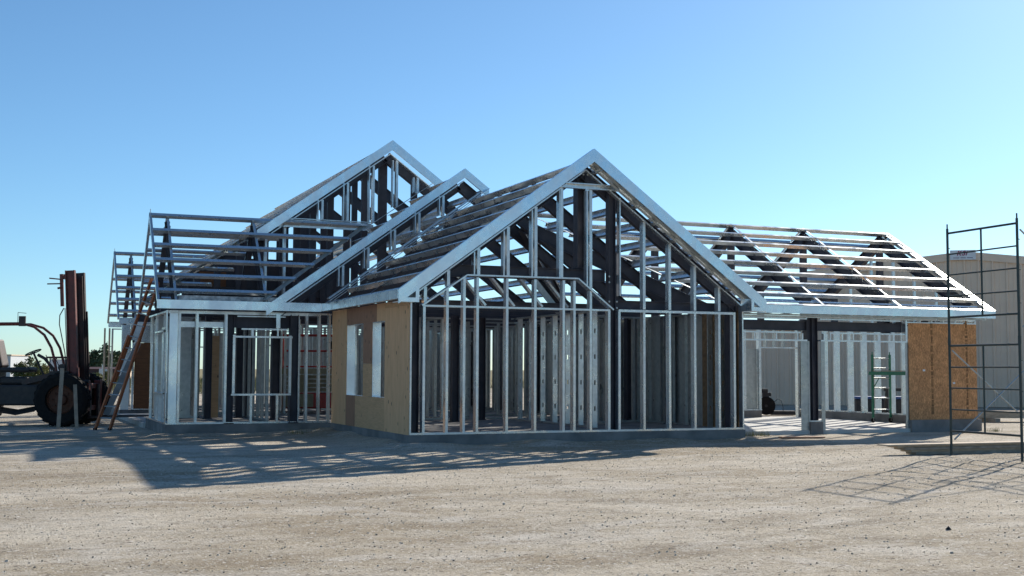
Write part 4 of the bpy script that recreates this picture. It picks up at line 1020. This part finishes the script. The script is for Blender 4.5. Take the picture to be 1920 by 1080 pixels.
# x/y ratios along the horizon at the left edge
leafy('tree', 13.3, 178, 5.6, 5.4, .25, LEAFS[0], 'green bushy tree beyond the lot, right of the forklift mast', 'tree', 1, sz=.17, n=3400, spires=11)
leafy('tree', 15.35, 182, 5.2, 3.4, .2, LEAFS[0], 'darker tree partly hidden behind the left end of the house frame', 'tree', 7, sz=.17, n=2200, spires=7)
leafy('bush', 14.4, 168, 2.6, 4.6, .05, LEAFS[0], 'low dark bush at the foot of the distant trees', 'bush', 5, sz=.15, n=1700, spires=9, group='bushes beyond the lot')
leafy('bush', 2.9, 120, 2.9, 3.0, .1, LEAFS[1], 'taller olive bush on the horizon behind the forklift steering wheel', 'bush', 3, sz=.10, n=2400, spires=9, group='bushes beyond the lot')
leafy('bush', 4.1, 118, 2.3, 3.2, .05, LEAFS[2], 'yellow green bush on the horizon under the forklift roll bar', 'bush', 4, sz=.10, n=2000, spires=9, group='bushes beyond the lot')
leafy('bush', 6.3, 132, 1.9, 3.6, .05, LEAFS[2], 'yellowish scrub bush on the horizon beside the forklift mast', 'bush', 9, sz=.10, n=1700, spires=8, group='bushes beyond the lot')
leafy('bush', 9.6, 118, 1.4, 3.0, .03, LEAFS[1], 'low dusty scrub bush behind the forklift carriage', 'bush', 10, sz=.09, n=1500, spires=8, group='bushes beyond the lot')
leafy('bush', 8.3, 112, 1.3, 2.0, .03, LEAFS[2], 'small straw coloured shrub left of the dark shed', 'bush', 12, sz=.08, n=1100, spires=8, group='bushes beyond the lot')
fs_ = thing('shed', 'low dark maroon shed on the horizon beside the ladder', 'shed', (11.4, 140, -.3), R(-22))
mb = MB(); mb.box(-1.6, 1.9, -1.2, 1.2, 0, 1.75); make('wall', mb, FARSHED, fs_); mb = MB(); mb.add([(-1.7,-1.35,1.76),(2.0,-1.35,1.76),(2.0,1.35,1.76),(-1.7,1.35,1.76),(-1.7,0,1.98),(2.0,0,1.98)], [(0,1,5,4),(2,3,4,5),(0,4,3),(1,2,5),(0,3,2,1)]); make('roof', mb, FARSHED, fs_)
fb_ = thing('white_building', 'pale white flat building on the horizon at the far left edge', 'building', (.4, 150, 0), R(-20))
mb = MB(); mb.box(-6, 1.6, 0, 6, -.5, 2.9); make('wall', mb, FARW, fb_); mb = MB(); mb.box(-6.1, 1.7, -.1, 6.1, 2.91, 3.05); make('roof', mb, TRIM, fb_)
hc = thing('long_house', 'long low house with a brown roof on the horizon beneath the trees', 'house', (13.0, 190, -.5), R(-20))
mb = MB(); mb.box(-6, 5, 0, 5, 0, 2.0); make('wall', mb, SIDING, hc); mb = MB(); mb.add([(-6.4,-.4,2.0),(5.4,-.4,2.0),(5.4,5.4,2.0),(-6.4,5.4,2.0),(-6.4,2.5,2.6),(5.4,2.5,2.6)], [(0,1,5,4),(2,3,4,5),(0,4,3),(1,2,5),(0,3,2,1)]); make('roof', mb, RUST, hc)
mb = MB(); rnd = random.Random(8)
for k in range(3): mb = MB(); mb.box(-.12, .12, -.12, .12, 0, rnd.uniform(1.4, 1.9)); o = make('fence_post', mb, WHT, None, origin=(0,0,0)); o.location = (8.9+k*.35, 115+k*1.5, 0); tag(o, ['left white post in the scrub beside the dark shed', 'middle white post in the scrub beside the dark shed', 'right white post in the scrub beside the dark shed'][k], 'post', 'white posts in the scrub')
tc_ = thing('small_tractor', 'small beige roofed vehicle far behind the forklift mast', 'vehicle', (3.55, 72, 0), R(-25))
mb = MB(); mb.box(-.6, .5, -.5, .5, 1.0, 1.25); mb.box(-.5, .45, -.45, .45, .5, 1.0); make('body', mb, BLK, tc_)
mb = MB()
for x in (-.5, .42):
    for y in (-.42, .42): mb.tube([(x,y,1.2),(x,y,2.1)], .04)
make('post', mb, BLK, tc_); mb = MB(); mb.box(-.52, .44, -.44, .44, 1.4, 2.05); make('cab', mb, FARW, tc_); mb = MB(); mb.box(-.68, .6, -.6, .6, 2.1, 2.2); make('roof', mb, BLK, tc_, bev=.06)
for x in (-.45, .4):
    for y in (-.55, .55): mb = MB(); mb.lathe((x,y,.38), (0,1,0), [(-.1,.3),(-.09,.38),(.09,.38),(.1,.3)], 20); make('wheel', mb, RUB, tc_)
# dry scrub along the far edge
mb = MB(); rnd = random.Random(21)
for i in range(5200):
    y = rnd.uniform(78, 170); x = y*rnd.uniform(-.02, .20) if i % 3 else y*rnd.uniform(.2, .85)
    for k in range(3):
        a = rnd.uniform(0, 6.28); h_ = rnd.uniform(.12, .5)*(y/110); mb.add([(x, y, -.1), (x+.12*math.cos(a), y+.12*math.sin(a), -.1), (x+.2*math.cos(a+.7), y, h_)], [(0,1,2)]); x += rnd.uniform(-.3, .3)
tag(make('dry_grass', mb, mat('straw', (.30, .25, .13), .9, 0, (.16, .17, .07), .2, 3)), 'dry yellow scrub along the far edge of the lot', 'grass', kind='stuff')
# weeds by the garage
mb = MB(); rnd = random.Random(5)
for i in range(160):
    c0 = rnd.choice(((17.3, 25.8), (17.6, 25.7), (24.9, 25.6), (6.9, 29.9))); x = c0[0]+rnd.gauss(0,.12); y = c0[1]+rnd.gauss(0,.1); a = rnd.uniform(0, 6.28); h_ = rnd.uniform(.04, .16)
    mb.add([(x-.006, y, -.02), (x+.006, y, -.02), (x+h_*.4*math.cos(a), y+h_*.4*math.sin(a), h_)], [(0,1,2)])
tag(make('weeds', mb, LEAFS[2]), 'small dry weeds sprouting at the edge of the slab', 'weeds', kind='stuff')
mb = MB(); 
for i in range(6): a = i; mb.add([(math.cos(a)*.05, math.sin(a)*.04, 0), (math.cos(a+1.3)*.06, math.sin(a+1.3)*.05, .0), (0, 0, .07), (.03, .01, .03)], [(0,1,2),(0,1,3),(1,2,3),(0,2,3)])
o = make('debris', mb, BLK); o.scale = (.6, .6, .5); o.location = (8.97, 9.85, gz(8.97, 9.85)); tag(o, 'small black scrap lying alone on the open dirt at lower right', 'scrap')
